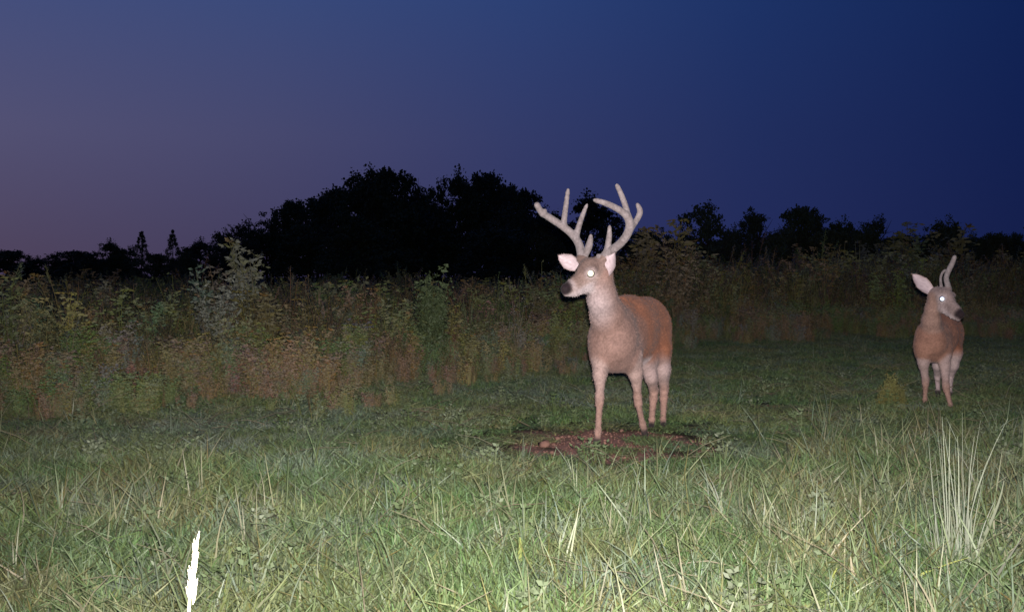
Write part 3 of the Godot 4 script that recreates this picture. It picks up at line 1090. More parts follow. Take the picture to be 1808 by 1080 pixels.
# -------------------------------------------------------------- the bucks
func make_buck() -> void:
	var base := on_ground(1100, 774)
	var B := Vector3(0.95, 0, 0.31)       # across the body
	var H := Vector3(0.47, 0, 0.88)       # across the head
	var N := Vector3(0.8, 0, 0.6)
	var bones := [
		[1087, 598, 6.62, 0.170, 1107, 584, 6.98, 0.200, 0.08, 0, B, 0.78],
		[1108, 584, 6.98, 0.205, 1139, 573, 7.34, 0.188, 0.10, 1, B, 0.80],
		[1083, 606, 6.57, 0.138, 1089, 622, 6.62, 0.118, 0.06, 0, B, 0.95],
		[1098, 545, 6.72, 0.080, 1090, 560, 6.65, 0.110, 0.06, 0, B, 0.70],
		[1065, 598, 6.60, 0.074, 1066, 630, 6.57, 0.064, 0.08, 0, B, 0.9],
		[1108, 596, 6.76, 0.078, 1114, 632, 6.70, 0.064, 0.10, 0, B, 0.9],
		# neck
		[1083, 580, 6.60, 0.128, 1073, 556, 6.50, 0.108, 0.05, 2, N, 0.86],
		[1073, 556, 6.50, 0.108, 1064, 528, 6.42, 0.090, 0.04, 2, N, 0.88],
		[1064, 528, 6.42, 0.090, 1062, 492, 6.37, 0.078, 0.04, 2, N, 0.85],
		# head
		[1060, 474, 6.37, 0.066, 1043, 478, 6.33, 0.074, 0.03, 3, H, 0.82],
		[1043, 481, 6.33, 0.070, 1014, 503, 6.27, 0.040, 0.03, 3, H, 0.76],
		[1014, 504, 6.27, 0.040, 1000, 510, 6.238, 0.034, 0.02, 3, H, 0.80],
		[1050, 496, 6.36, 0.062, 1014, 514, 6.265, 0.026, 0.03, 3, H, 0.66],
		[1014, 515, 6.265, 0.024, 1000, 518, 6.238, 0.017, 0.015, 3, H, 0.85],
		[1048, 476, 6.265, 0.016, 1038, 480, 6.255, 0.014, 0.03, 3, H, 1.0],
		[1066, 456, 6.33, 0.030, 1062, 462, 6.35, 0.035, 0.02, 3, H, 1.0],
		[1026, 456, 6.40, 0.028, 1035, 466, 6.37, 0.035, 0.02, 3, H, 1.0],
		# foreleg on its own right side
		[1061, 628, 6.55, 0.060, 1059, 660, 6.49, 0.039, 0.045, 4, B, 0.86],
		[1059.5, 660, 6.49, 0.041, 1059, 696, 6.43, 0.0215, 0.03, 4, B, 0.92],
		[1059, 700, 6.43, 0.0255, 1058.5, 709, 6.42, 0.0250, 0.02, 4, B, 1.0],
		[1058.5, 714, 6.42, 0.0185, 1056, 762, 6.37, 0.0165, 0.02, 4, B, 1.0],
		[1056, 762, 6.37, 0.0195, 1054.5, 776, 6.355, 0.0165, 0.015, 4, B, 1.0],
		[1054.5, 776, 6.355, 0.017, 1053, 786, 6.335, 0.021, 0.012, 6, B, 1.0],
		# foreleg on its own left side
		[1116, 628, 6.63, 0.062, 1123, 660, 6.66, 0.040, 0.045, 4, B, 0.86],
		[1123, 660, 6.66, 0.042, 1126, 698, 6.71, 0.0215, 0.03, 4, B, 0.92],
		[1126, 701, 6.71, 0.0255, 1127, 710, 6.72, 0.0250, 0.02, 4, B, 1.0],
		[1127.5, 715, 6.72, 0.0185, 1135, 749, 6.78, 0.0165, 0.02, 4, B, 1.0],
		[1135, 749, 6.78, 0.0195, 1137.5, 758, 6.785, 0.0165, 0.015, 4, B, 1.0],
		[1137.5, 758, 6.785, 0.017, 1139, 766, 6.79, 0.021, 0.012, 6, B, 1.0],
		# hind legs
		[1155, 584, 7.36, 0.118, 1165, 618, 7.26, 0.088, 0.12, 5, B, 0.80],
		[1165, 618, 7.26, 0.090, 1171, 652, 7.27, 0.056, 0.04, 5, B, 0.80],
		[1171, 652, 7.27, 0.055, 1173, 688, 7.36, 0.029, 0.03, 5, B, 0.85],
		[1173, 686, 7.37, 0.028, 1172, 704, 7.33, 0.023, 0.02, 5, B, 1.0],
		[1172, 704, 7.33, 0.0225, 1171, 742, 7.25, 0.0175, 0.02, 5, B, 1.0],
		[1171, 742, 7.25, 0.0195, 1171.5, 748, 7.22, 0.017, 0.012, 5, B, 1.0],
		[1171.5, 748, 7.22, 0.017, 1172, 754, 7.19, 0.021, 0.012, 6, B, 1.0],
		[1128, 586, 7.28, 0.105, 1140, 628, 7.14, 0.076, 0.10, 5, B, 0.80],
		[1140, 628, 7.14, 0.078, 1150, 664, 7.16, 0.046, 0.04, 5, B, 0.80],
		[1150, 664, 7.16, 0.045, 1155, 690, 7.26, 0.029, 0.03, 5, B, 0.85],
		[1155, 688, 7.27, 0.028, 1154, 704, 7.24, 0.023, 0.02, 5, B, 1.0],
		[1154, 704, 7.24, 0.0225, 1151, 740, 7.18, 0.0175, 0.02, 5, B, 1.0],
		[1151, 740, 7.18, 0.0195, 1150.5, 749, 7.16, 0.017, 0.012, 5, B, 1.0],
		[1150.5, 749, 7.16, 0.017, 1150, 756, 7.13, 0.021, 0.012, 6, B, 1.0],
	]
	var poll := pix(1062, 466, 6.37) - base
	var nose := pix(994, 512, 6.225) - base
	var eye := pix(1043, 482.5, 6.268) - base
	var throat := pix(1040, 548, 6.30) - base
	var front := pix(1085, 600, 6.62) - base
	var rear := pix(1139, 572, 7.34) - base
	var axis := (rear - front)
	axis.y = 0.0
	var paint := func(p: Vector3, _n: Vector3, id: int) -> Color:
		var w := 0.5 + 0.5 * fine.get_noise_3dv(p * 5.0)
		var along := (p - front).dot(axis) / axis.length_squared()
		var rust := lin(0.280, 0.115, 0.064).lerp(lin(0.225, 0.096, 0.056), w)
		var grey := lin(0.258, 0.162, 0.134).lerp(lin(0.208, 0.128, 0.104), w)
		var white := lin(0.46, 0.39, 0.385)
		if id <= 1:
			var c := grey.lerp(rust, smoothstep(0.0, 0.36, along + 0.15 * (w - 0.5) + 0.3 * smoothstep(0.78, 0.95, p.y)))
			c = c.lerp(white, smoothstep(0.545, 0.50, p.y) * smoothstep(0.22, 0.4, along) * 0.9)
			return c
		if id == 2:
			return grey.lerp(lin(0.375, 0.295, 0.285), smoothstep(0.26, 0.06, (p - throat).length()))
		if id == 3:
			var t := (p - poll).dot(nose - poll) / (nose - poll).length_squared()
			var q := poll.lerp(nose, t)
			var under := q.y - p.y
			var c3 := lin(0.235, 0.165, 0.140).lerp(lin(0.30, 0.220, 0.195), smoothstep(0.0, 0.05, under))
			c3 = c3.lerp(lin(0.175, 0.118, 0.100), smoothstep(0.03, -0.03, under) * smoothstep(-0.1, 0.25, t))
			c3 = c3.lerp(lin(0.44, 0.35, 0.335), smoothstep(0.050, 0.028, (p - eye).length()) * 0.85)
			c3 = c3.lerp(white, smoothstep(0.042, 0.055, under + 0.012 * t) * smoothstep(0.30, 0.5, t))
			c3 = c3.lerp(lin(0.42, 0.34, 0.33), smoothstep(0.74, 0.79, t) * smoothstep(0.86, 0.82, t) * 0.8)
			if under < 0.032:
				c3 = c3.lerp(lin(0.022, 0.015, 0.017), smoothstep(-0.02, 0.04, t - 0.84 - 1.2 * under + 0.06 * (w - 0.5)))
			return c3
		if id == 4:
			var c4 := lin(0.275, 0.165, 0.128).lerp(lin(0.335, 0.240, 0.210), smoothstep(0.26, 0.44, p.y + 0.1 * (w - 0.5)))
			return c4.lerp(lin(0.36, 0.25, 0.22), w * 0.5)
		if id == 5:
			var c5 := rust.lerp(white, smoothstep(0.55, 0.44, p.y + 0.08 * (w - 0.5)) * smoothstep(0.18, 0.34, p.y) * 0.62)
			return c5.lerp(lin(0.34, 0.22, 0.18), smoothstep(0.38, 0.24, p.y) * 0.8)
		return lin(0.035, 0.028, 0.026)
	var flow := func(p: Vector3) -> Vector3:
		if p.y > nose.y - 0.05 and p.z > throat.z - 0.15:
			return Vector3(0.8, -0.2, -0.5)
		return axis.normalized() * 0.6 + Vector3.DOWN * 0.8
	var bald := func(p: Vector3) -> bool: return (p - nose).length() < 0.055 or (p - eye).length() < 0.024 or p.y < 0.045
	var pink := lin(0.50, 0.405, 0.415)
	var back := lin(0.26, 0.19, 0.17)
	var ears := [
		[1020, 470, 6.42, 985.5, 450.5, 6.43, 0.046, Vector3(0.05, -0.25, 1.0), 0.022, pink, back],
		[1073, 484, 6.325, 1086, 441, 6.27, 0.046, Vector3(-0.6, 0.0, 0.8), 0.026, pink, back],
	]
	var root := deer({"base": base, "eye": eye, "eye_size": 0.026, "shine": Color(1.0, 0.98, 0.86), "label": "large reddish buck with branching velvet antlers, head turned aside", "bones": bones, "cell": 0.0068, "paint": paint, "ears": ears, "flow": flow, "bald": bald})
	antler(root, [
		[[1028, 462, 6.395, 0.030], [1026, 446, 6.41, 0.030], [1022, 430, 6.44, 0.028], [1012, 415, 6.46, 0.027], [996, 401, 6.47, 0.026], [975, 387, 6.45, 0.025], [957, 375, 6.41, 0.022], [949.5, 364, 6.38, 0.017], [948, 361, 6.375, 0.0145]],
		[[995, 400, 6.47, 0.022], [997, 380, 6.48, 0.0185], [1000, 358, 6.48, 0.0165], [1003, 335, 6.47, 0.0125]],
		[[1017, 418, 6.455, 0.022], [1022, 400, 6.465, 0.0185], [1029, 379, 6.47, 0.0155], [1036.5, 361, 6.465, 0.0085]],
		[[1032, 452, 6.40, 0.024], [1039, 437, 6.38, 0.024], [1042, 426, 6.36, 0.018], [1043.5, 415, 6.345, 0.0085]],
		[[958, 378, 6.41, 0.018], [963, 371, 6.405, 0.0085]],
	], base, "")
	antler(root, [
		[[1062, 463, 6.34, 0.028], [1069, 450, 6.325, 0.030], [1081, 441, 6.29, 0.029], [1097, 428, 6.24, 0.028], [1109, 411, 6.20, 0.028], [1112, 393, 6.18, 0.027], [1104, 378, 6.16, 0.024], [1086, 366, 6.13, 0.020], [1068, 358, 6.11, 0.018], [1050, 353, 6.10, 0.0125]],
		[[1110, 385, 6.175, 0.022], [1104, 362, 6.19, 0.0185], [1097, 343, 6.20, 0.0165], [1089.5, 327, 6.20, 0.0135]],
		[[1114, 402, 6.19, 0.022], [1125, 387, 6.22, 0.018], [1130.5, 373, 6.23, 0.0175], [1125.5, 360.5, 6.235, 0.0115]],
		[[1072, 447, 6.32, 0.026], [1074, 430, 6.30, 0.019], [1076, 415, 6.285, 0.0165], [1076.5, 399, 6.275, 0.0085]],
		[[1060, 456, 6.33, 0.020], [1056, 451, 6.325, 0.012]],
	], base, "")

func make_spike_buck() -> void:
	var base := on_ground(1660, 718)
	var B := Vector3(0.99, 0, 0.14)
	var H := Vector3(-0.72, 0, 0.69)
	var N := Vector3(1, 0, 0)
	var bones := [
		[1646, 602, 8.29, 0.124, 1658, 591, 8.60, 0.160, 0.05, 0, B, 0.82],
		[1658, 590, 8.60, 0.168, 1670, 584, 8.95, 0.155, 0.05, 1, B, 0.84],
		[1646, 606, 8.22, 0.112, 1648, 618, 8.26, 0.095, 0.05, 0, B, 1.0],
		[1632, 588, 8.26, 0.062, 1630, 620, 8.22, 0.060, 0.05, 0, B, 0.9],
		[1663, 589, 8.29, 0.062, 1668, 622, 8.26, 0.060, 0.05, 0, B, 0.9],
		[1645, 590, 8.24, 0.090, 1645, 566, 8.17, 0.070, 0.04, 2, N, 0.88],
		[1645, 566, 8.17, 0.070, 1647, 546, 8.13, 0.056, 0.03, 2, N, 0.9],
		[1647, 546, 8.13, 0.056, 1651, 528, 8.11, 0.055, 0.02, 2, N, 0.9],
		[1656, 520, 8.11, 0.060, 1668, 525, 8.05, 0.064, 0.03, 3, H, 0.82],
		[1668, 527, 8.05, 0.060, 1687, 546, 7.95, 0.037, 0.03, 3, H, 0.78],
		[1687, 547, 7.95, 0.037, 1696, 555, 7.905, 0.031, 0.02, 3, H, 0.85],
		[1660, 536, 8.08, 0.052, 1683, 555, 7.96, 0.026, 0.03, 3, H, 0.68],
		[1683, 556, 7.96, 0.023, 1693, 563, 7.91, 0.016, 0.015, 3, H, 0.9],
		[1684, 521, 8.06, 0.018, 1680, 522, 8.05, 0.020, 0.025, 3, H, 1.0],
		[1675, 510, 8.06, 0.024, 1670, 514, 8.07, 0.030, 0.02, 3, H, 1.0],
		[1630, 612, 8.23, 0.056, 1631, 640, 8.22, 0.036, 0.04, 4, B, 0.9],
		[1631, 640, 8.22, 0.035, 1635, 671, 8.27, 0.022, 0.03, 4, B, 1.0],
		[1635, 669, 8.27, 0.0225, 1635, 678, 8.28, 0.0205, 0.02, 4, B, 1.0],
		[1635, 678, 8.28, 0.0185, 1634, 704, 8.32, 0.0145, 0.02, 4, B, 1.0],
		[1634, 704, 8.32, 0.016, 1633, 711, 8.335, 0.0145, 0.012, 4, B, 1.0],
		[1633, 711, 8.335, 0.015, 1632.5, 716, 8.33, 0.018, 0.012, 6, B, 1.0],
		[1668, 616, 8.26, 0.056, 1669, 645, 8.20, 0.036, 0.04, 4, B, 0.9],
		[1669, 645, 8.20, 0.035, 1671, 681, 8.12, 0.022, 0.03, 4, B, 1.0],
		[1671, 679, 8.12, 0.0225, 1672, 688, 8.11, 0.0205, 0.02, 4, B, 1.0],
		[1672, 688, 8.11, 0.0185, 1679, 715, 8.06, 0.0145, 0.02, 4, B, 1.0],
		[1679, 715, 8.06, 0.016, 1681.5, 720, 8.04, 0.0145, 0.012, 4, B, 1.0],
		[1681.5, 720, 8.04, 0.015, 1683, 726, 8.02, 0.018, 0.012, 6, B, 1.0],
		[1682, 592, 8.95, 0.100, 1687, 622, 8.76, 0.062, 0.05, 5, B, 0.8],
		[1687, 622, 8.76, 0.060, 1684, 645, 8.78, 0.038, 0.04, 5, B, 0.85],
		[1684, 645, 8.78, 0.037, 1679, 664, 8.87, 0.023, 0.03, 5, B, 1.0],
		[1679, 664, 8.87, 0.022, 1678, 694, 8.80, 0.0145, 0.02, 5, B, 1.0],
		[1678, 694, 8.80, 0.016, 1678, 703, 8.78, 0.018, 0.02, 6, B, 1.0],
		[1658, 592, 8.95, 0.095, 1657, 622, 8.80, 0.058, 0.05, 5, B, 0.8],
		[1657, 622, 8.80, 0.056, 1656, 645, 8.82, 0.036, 0.04, 5, B, 0.85],
		[1656, 645, 8.82, 0.035, 1656, 664, 8.92, 0.022, 0.03, 5, B, 1.0],
		[1656, 664, 8.92, 0.021, 1657, 692, 8.86, 0.0145, 0.02, 5, B, 1.0],
		[1657, 692, 8.86, 0.016, 1657, 701, 8.84, 0.018, 0.02, 6, B, 1.0],
	]
	var poll := pix(1656, 516, 8.11) - base
	var nose := pix(1702, 558, 7.895) - base
	var eye := pix(1664.5, 527.5, 8.005) - base
	var front := pix(1646, 600, 8.27) - base
	var rear := pix(1670, 584, 8.95) - base
	var axis := rear - front
	axis.y = 0.0
	var paint := func(p: Vector3, _n: Vector3, id: int) -> Color:
		var w := 0.5 + 0.5 * fine.get_noise_3dv(p * 5.0)
		var along := (p - front).dot(axis) / axis.length_squared()
		var rust := lin(0.26, 0.115, 0.07).lerp(lin(0.21, 0.092, 0.058), w)
		var grey := lin(0.275, 0.150, 0.108).lerp(lin(0.23, 0.122, 0.086), w)
		var white := lin(0.48, 0.40, 0.39)
		if id <= 1:
			var c := grey.lerp(rust, smoothstep(0.0, 0.5, along + 0.15 * (w - 0.5)))
			return c.lerp(white, smoothstep(0.40, 0.36, p.y) * 0.5)
		if id == 2:
			return grey.lerp(lin(0.28, 0.195, 0.165), 0.6)
		if id == 3:
			var t := (p - poll).dot(nose - poll) / (nose - poll).length_squared()
			var q := poll.lerp(nose, t)
			var under := q.y - p.y
			var c3 := lin(0.25, 0.185, 0.17).lerp(lin(0.31, 0.24, 0.23), smoothstep(0.0, 0.05, under))
			c3 = c3.lerp(lin(0.40, 0.33, 0.33), smoothstep(0.045, 0.028, (p - eye).length()) * 0.8)
			c3 = c3.lerp(white, smoothstep(0.034, 0.046, under) * smoothstep(0.4, 0.6, t))
			if t > 0.80 and under < 0.028:
				c3 = c3.lerp(lin(0.024, 0.016, 0.018), smoothstep(0.80, 0.86, t))
			return c3
		if id == 4:
			var c4 := lin(0.30, 0.185, 0.145).lerp(lin(0.36, 0.265, 0.24), smoothstep(0.16, 0.30, p.y))
			return c4
		if id == 5:
			return rust.lerp(white, smoothstep(0.46, 0.36, p.y) * 0.75)
		return lin(0.035, 0.028, 0.026)
	var flow := func(p: Vector3) -> Vector3:
		if p.y > nose.y - 0.03 and p.z > poll.z - 0.1:
			return Vector3(-0.8, -0.1, -0.6)
		return axis.normalized() * 0.6 + Vector3.DOWN * 0.8
	var bald := func(p: Vector3) -> bool: return (p - nose).length() < 0.05 or (p - eye).length() < 0.022 or p.y < 0.04
	var pink := lin(0.46, 0.37, 0.38)
	var back := lin(0.27, 0.19, 0.165)
	var ears := [
		[1643, 515, 8.14, 1611, 483.5, 8.17, 0.050, Vector3(0.1, -0.1, 1.0), 0.024, pink, back],
		[1670, 512, 8.14, 1672, 496, 8.28, 0.034, Vector3(0.9, 0.2, 0.2), 0.02, pink, back],
	]
	var root := deer({"base": base, "eye": eye, "eye_size": 0.025, "shine": Color(0.90, 0.94, 1.0), "label": "small young buck with two short spike antlers, ear held out", "bones": bones, "cell": 0.0072, "paint": paint, "ears": ears, "flow": flow, "bald": bald})
	antler(root, [[[1677, 512, 8.06, 0.024], [1674, 502, 8.06, 0.022], [1671.5, 490, 8.07, 0.020], [1676, 477, 8.07, 0.021], [1682, 465, 8.06, 0.020], [1686.5, 453, 8.05, 0.0165]]], base, "")
	antler(root, [[[1664, 511, 8.11, 0.015], [1662, 500, 8.13, 0.010], [1662, 489, 8.15, 0.008], [1665, 481, 8.16, 0.007], [1670, 476, 8.16, 0.006]]], base, "thinner of the two spikes, set behind the other")

# ------------------------------------------------ plants one can point to
func stalk_blades(root: Node3D, called: String, rows: Array, m: Material, base: Vector3, depth: float) -> void:
	# rows: [foot x, foot y, tip x, tip y, bow in pixels, half width, colour, depth offset]
	for r: Array in rows:
		var s := Soup.new()
		var pts: Array = []
		var w: Array = []
		var wave := rng.randf_range(-2.5, 2.5)
		for k in 8:
			var t := k / 7.0
			var x: float = lerpf(r[0], r[2], t) + r[4] * sin(PI * t) + wave * sin(5.0 * t + r[0])
			var y: float = lerpf(r[1], r[3], t)
			pts.append(pix(x, y, depth + r[7] * t) - base)
			w.append(r[5] * (1.0 - 0.85 * pow(t, 2.5)))
		s.ribbon(pts, w, (pts[7] - pts[0]).cross(Vector3(rng.randf_range(-0.5, 0.5), 0.1, 1.0)), r[6])
		part(called, s.mesh(), m, root)

func bush(called: String, label: String, at: Vector3, tall: float, wide: float, mesh: Mesh, tone: Color, copies: int, seed_: int) -> void:
	# one plant of several stems; the stems are copies of the same weed shape turned about
	rng.seed = seed_
	var t := thing(called, label, "plant", at)
	for i in copies:
		var m := plant_material(0.6, 0.4)
		var f := rng.randf_range(0.8, 1.2)
		m.albedo_color = Color(tone.r * f, tone.g * f, tone.b * f).linear_to_srgb()
		var p := part("stem", mesh, m, t)
		var a := i * 2.4 + rng.randf()
		var r := 0.0 if i == 0 else wide * 0.32 * sqrt(rng.randf())
		p.position = Vector3(cos(a) * r, 0, sin(a) * r)
		p.basis = Basis(Vector3(sin(a), 0, -cos(a)), r / maxf(wide, 0.1) * -1.3 + rng.randfn() * 0.08) * Basis(Vector3.UP, rng.randf() * TAU)
		var h := tall * rng.randf_range(0.78, 1.0) * (1.0 - 0.9 * r / maxf(wide, 0.1))
		p.scale = Vector3(h, h, h)

func make_plants() -> void:
	rng.seed = 77
	var gloss := plant_material(0.7, 0.3)
	var pale := lin(0.23, 0.25, 0.195)
	var mid := lin(0.17, 0.19, 0.125)
	# the tuft of tall pale stalks
	var d := 3.62
	var foot := on_ground(1690, 1015)
	foot = pix(1690, 1020, d)
	foot.y = ground_y(foot.x, foot.z)
	var t := thing("stalk_tuft", "tall tuft of thin pale grass stalks rising well above the turf", "grass tuft", foot)
	var rows: Array = []
	for a: Array in [[1668, 1025, 1640, 780, -2], [1672, 1020, 1656, 752, 4], [1676, 1025, 1664, 735, 3], [1680, 1022, 1680, 748, -5], [1684, 1025, 1690, 770, 6], [1676, 1020, 1652, 800, -3], [1704, 1028, 1700, 728, 2], [1706, 1026, 1731, 742, -8], [1708, 1028, 1781, 738, -26], [1702, 1024, 1695, 790, -4], [1712, 1030, 1738, 840, -6], [1660, 1020, 1641, 905, 2], [1690, 1024, 1672, 840, 7], [1700, 1022, 1712, 800, 3], [1686, 1025, 1706, 850, 4], [1696, 1026, 1668, 760, 5], [1674, 1024, 1646, 830, -4], [1682, 1022, 1662, 770, -3], [1688, 1026, 1684, 800, 4], [1710, 1026, 1722, 770, -5], [1700, 1028, 1752, 800, -14], [1694, 1024, 1700, 880, -5], [1666, 1022, 1630, 860, -4], [1716, 1028, 1760, 880, -9]]:
		rows.append([a[0], a[1] + 12, a[2], a[3], a[4], rng.randf_range(0.0012, 0.0024), pale.lerp(mid, rng.randf()), rng.randf_range(-0.12, 0.15)])
	stalk_blades(t, "stalk", rows, gloss, foot, d)
	rows = []
	for a: Array in [[1664, 1040, 1652, 905, -4], [1682, 1040, 1676, 880, 3], [1690, 1040, 1668, 915, 5], [1700, 1042, 1716, 900, 4], [1712, 1042, 1748, 930, -6], [1676, 1040, 1630, 940, -8]]:
		rows.append([a[0], a[1] + 10, a[2], a[3], a[4], rng.randf_range(0.003, 0.0045), mid.lerp(pale, rng.randf() * 0.4), rng.randf_range(-0.1, 0.1)])
	stalk_blades(t, "leaf_blade", rows, gloss, foot, d)
	# broad blades
	var gr := [
		["broad_blade", "bright yellow green blade arching low across the pale stalk tuft", 3.42, [[1600, 1030, 1712, 984, -14, 0.0042, lin(0.21, 0.235, 0.06), -0.05]]],
		["broad_blade", "short upright yellow green leaf among grey turf", 3.65, [[906, 1040, 918, 948, 3, 0.0135, lin(0.18, 0.21, 0.06), 0.0]]],
		["broad_blade", "stubby yellow green blade, bent over, low in the turf by a tan leaf tip", 3.35, [[1480, 1055, 1478, 1002, -9, 0.0075, lin(0.20, 0.23, 0.06), -0.02]]],
		["broad_blade", "tan upright leaf tip beside a stubby yellow green blade", 3.45, [[1512, 1060, 1503, 982, 2, 0.0075, lin(0.27, 0.24, 0.16), 0.0]]],
		["broad_blade", "long straight grey green blade leaning away from the stalk tuft", 3.75, [[1722, 985, 1772, 848, 6, 0.0065, lin(0.20, 0.22, 0.15), -0.1]]],
		["broad_blade", "wide blade slanting beside the stalk tuft, purplish edge underneath", 3.35, [[1738, 1060, 1806, 948, -3, 0.0085, lin(0.24, 0.25, 0.19), -0.1]]],
		["dry_stalk", "thick dry stalk leaning over in the turf before the weeds", 6.9, [[186, 838, 112, 706, 10, 0.0085, lin(0.17, 0.155, 0.09), 0.8]]],
		["dry_stalk", "dry tan stem standing crookedly, forked turf at its foot", 4.9, [[392, 905, 318, 990, 0, 0.004, lin(0.20, 0.16, 0.10), -0.6]]],
	]
	for g: Array in gr:
		var r: Array = g[3][0]
		var at := pix(r[0], r[1], g[2])
		at.y = ground_y(at.x, at.z)
		var o := thing(g[0], g[1], "blade" if g[0] == "broad_blade" else "stalk", at)
		stalk_blades(o, "leaf_blade" if g[0] == "broad_blade" else "stem", g[3], gloss, at, g[2])
	# the seed head close to the lens
	var sd := 1.02
	var sf := pix(300, 1500, sd)
	sf.y = ground_y(sf.x, sf.z)
	var head := thing("seed_grass", "single pale grass seed head standing close up, bleached white by the flash", "grass", sf)
	var st := Soup.new()
	st.tube([Vector3.ZERO, pix(322, 1250, sd) - sf, pix(334, 1060, sd) - sf, pix(345, 970, sd) - sf], [0.0022, 0.002, 0.0016, 0.0008], 6, lin(0.42, 0.40, 0.26))
	part("stem", st.mesh(), gloss, head)
	var kernel := Soup.new()
	kernel.tube([Vector3(0, 0, 0), Vector3(0, 0.003, 0), Vector3(0, 0.0075, 0), Vector3(0, 0.0115, 0), Vector3(0, 0.0145, 0)], [0.0003, 0.0009, 0.0011, 0.0007, 0.0002], 7, lin(0.62, 0.58, 0.44))
	var km := kernel.mesh()
	for i in 26:
		var u := pow(i / 25.0, 0.9)
		var c := pix(lerpf(337, 346, u), lerpf(1066, 962, u), sd) - sf
		var k := part("seed", km, gloss, head)
		var a := i * 2.2
		k.position = c + Vector3(cos(a), 0, sin(a)) * (0.0016 * (1.1 - u * 0.8))
		k.rotation = Vector3(sin(a) * 0.20 + rng.randfn() * 0.06, 0, -cos(a) * 0.20 + rng.randfn() * 0.06)
		k.scale = Vector3.ONE * lerpf(1.15, 0.8, u) * rng.randf_range(0.7, 1.25)
	# shrubs and single weeds at the edge of the clearing
	var leafy := weed_mesh(1, 301, 0.6)
	var leafy2 := weed_mesh(1, 302, 0.6)
	var narrow := weed_mesh(0, 303, 0.8)
	var dry := weed_mesh(2, 304)
	var put := func(x: float, dist: float) -> Vector3:
		var p := pix(x, 600, dist)
		p.y = ground_y(p.x, p.z) - 0.01
		return p
	bush("leafy_weed", "pale grey leafed weed standing taller than its neighbours against the dark wood", put.call(382, 10.6), 1.26, 0.42, leafy, lin(0.15, 0.16, 0.125), 3, 401)
	bush("leafy_weed", "yellow green leafed weed topping the weeds near the low treeline", put.call(78, 9.7), 1.12, 0.4, leafy2, lin(0.13, 0.135, 0.06), 4, 402)
	bush("shrub", "dense dark green shrub with a yellowish top beside the buck", put.call(762, 11.3), 1.34, 0.9, leafy, lin(0.075, 0.105, 0.045), 16, 403)
	bush("dry_weed", "reddish dry weed low before the dark green shrub", put.call(802, 11.0), 0.52, 0.2, dry, lin(0.23, 0.105, 0.085), 6, 404)
	bush("dry_weed", "whitish dry weed with thin stalks between shrub and buck", put.call(915, 12.0), 1.22, 0.3, dry, lin(0.20, 0.19, 0.15), 5, 405)
	bush("leafy_weed", "tan leafed sapling rising above the weeds behind the buck's back", put.call(1197, 17.2), 2.02, 0.5, leafy2, lin(0.17, 0.135, 0.085), 4, 406)
	bush("leafy_weed", "silvery narrow leafed weed by the pale grey leafed weed", put.call(492, 10.9), 1.16, 0.3, narrow, lin(0.18, 0.19, 0.15), 4, 407)
	bush("low_bush", "low yellow green bushy plant at the spike buck's feet", put.call(1576, 8.30), 0.34, 0.5, leafy, lin(0.165, 0.165, 0.055), 16, 408)
	# clods of earth by the scrape
	var soil := plant_material(0.95, 0.2)
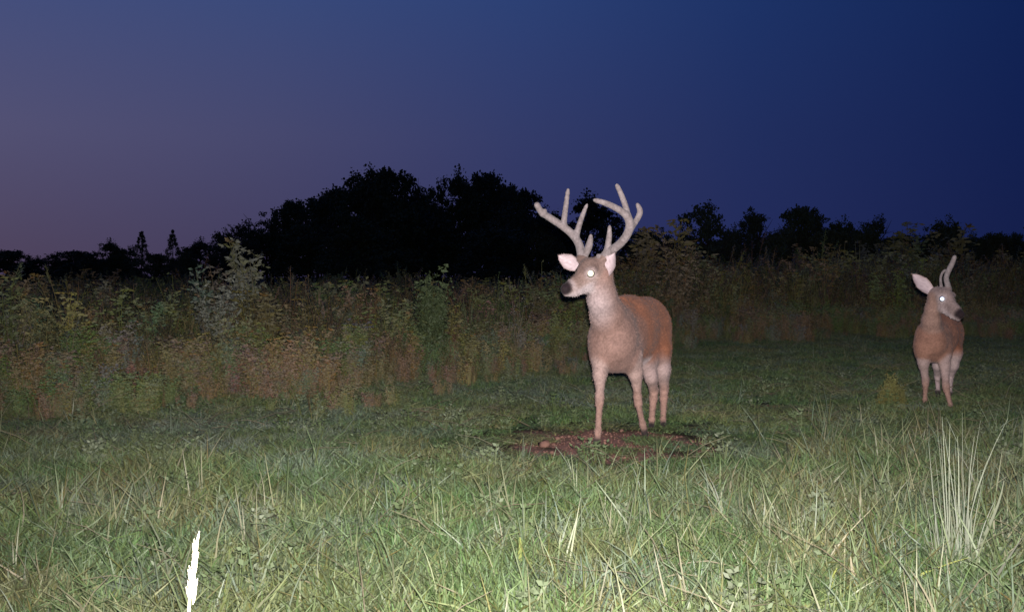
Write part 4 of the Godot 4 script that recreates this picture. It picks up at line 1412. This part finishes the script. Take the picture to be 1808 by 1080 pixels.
	for i in 9:
		rng.seed = 500 + i
		var at := on_ground([962, 975, 985, 1005, 1030, 1075, 1098, 1178, 1196][i], [788, 800, 776, 772, 800, 786, 762, 772, 790][i])
		var s := Soup.new()
		var r: float = [0.036, 0.018, 0.02, 0.014, 0.015, 0.012, 0.016, 0.015, 0.018][i]
		for a in 9:
			for b in 14:
				var th := PI * a / 8.0
				var ph := TAU * (b % 13) / 13.0
				var dir := Vector3(sin(th) * cos(ph), cos(th), sin(th) * sin(ph))
				var rr := r * (1.0 + 0.5 * fine.get_noise_3dv(dir * 1.5 + Vector3.ONE * i * 9.0))
				s.v.append(Vector3(dir.x * rr, dir.y * rr * 0.7, dir.z * rr)); s.n.append(dir)
				s.c.append(lin(0.19, 0.108, 0.084) * (1.0 + 0.3 * fine.get_noise_3dv(dir * 4.0)))
		for a in 8:
			for b in 13:
				var q := a * 14 + b
				s.ix.append_array(PackedInt32Array([q, q + 1, q + 14, q + 1, q + 15, q + 14]))
		var o := part(numbered("earth_clod"), s.mesh(), soil, self)
		o.position = at + Vector3.UP * r * 0.35
		tag(o, "lump of reddish earth on the scraped ground by the buck's hooves", "clod", "clods of earth by the scrape")

func make_trail_camera() -> void:
	# what the picture was taken with: the box on its post, a step behind the lens plane
	var at := Vector3(0, ground_y(0, 0.13), 0.13)
	var wood := StandardMaterial3D.new()
	wood.albedo_color = Color(0.36, 0.29, 0.22)
	wood.roughness = 0.9
	var post := CylinderMesh.new()
	post.top_radius = 0.045; post.bottom_radius = 0.05; post.height = 1.5; post.radial_segments = 20
	var p := part("fence_post", post, wood, self)
	p.position = at + Vector3(0, 0.75, 0)
	tag(p, "round weathered post carrying the trail camera", "post")
	var shell := StandardMaterial3D.new()
	shell.albedo_color = Color(0.17, 0.18, 0.13)
	shell.roughness = 0.6
	var box := thing("trail_camera", "small dull green trail camera strapped to the post", "camera", Vector3(0, 1.0, 0.055))
	var body := BoxMesh.new()
	body.size = Vector3(0.10, 0.17, 0.05)
	var b := part("case", body, shell, box)
	b.position = Vector3(0, 0.095, 0)
	var glass := StandardMaterial3D.new()
	glass.albedo_color = Color(0.02, 0.02, 0.025)
	glass.roughness = 0.05
	var lens := CylinderMesh.new()
	lens.top_radius = 0.012; lens.bottom_radius = 0.014; lens.height = 0.01
	var l := part("lens", lens, glass, box)
	l.rotation.x = -PI / 2
	l.position = Vector3(0, 0.10, -0.029)
	var glow := StandardMaterial3D.new()
	glow.albedo_color = Color(0.9, 0.9, 0.9)
	glow.emission_enabled = true
	glow.emission = Color(1.0, 0.97, 0.98)
	glow.emission_energy_multiplier = 2.0
	var panel := BoxMesh.new()
	panel.size = Vector3(0.05, 0.03, 0.006)
	var w := part("flash_window", panel, glow, box)
	w.position = Vector3(0, 0.162, -0.0285)
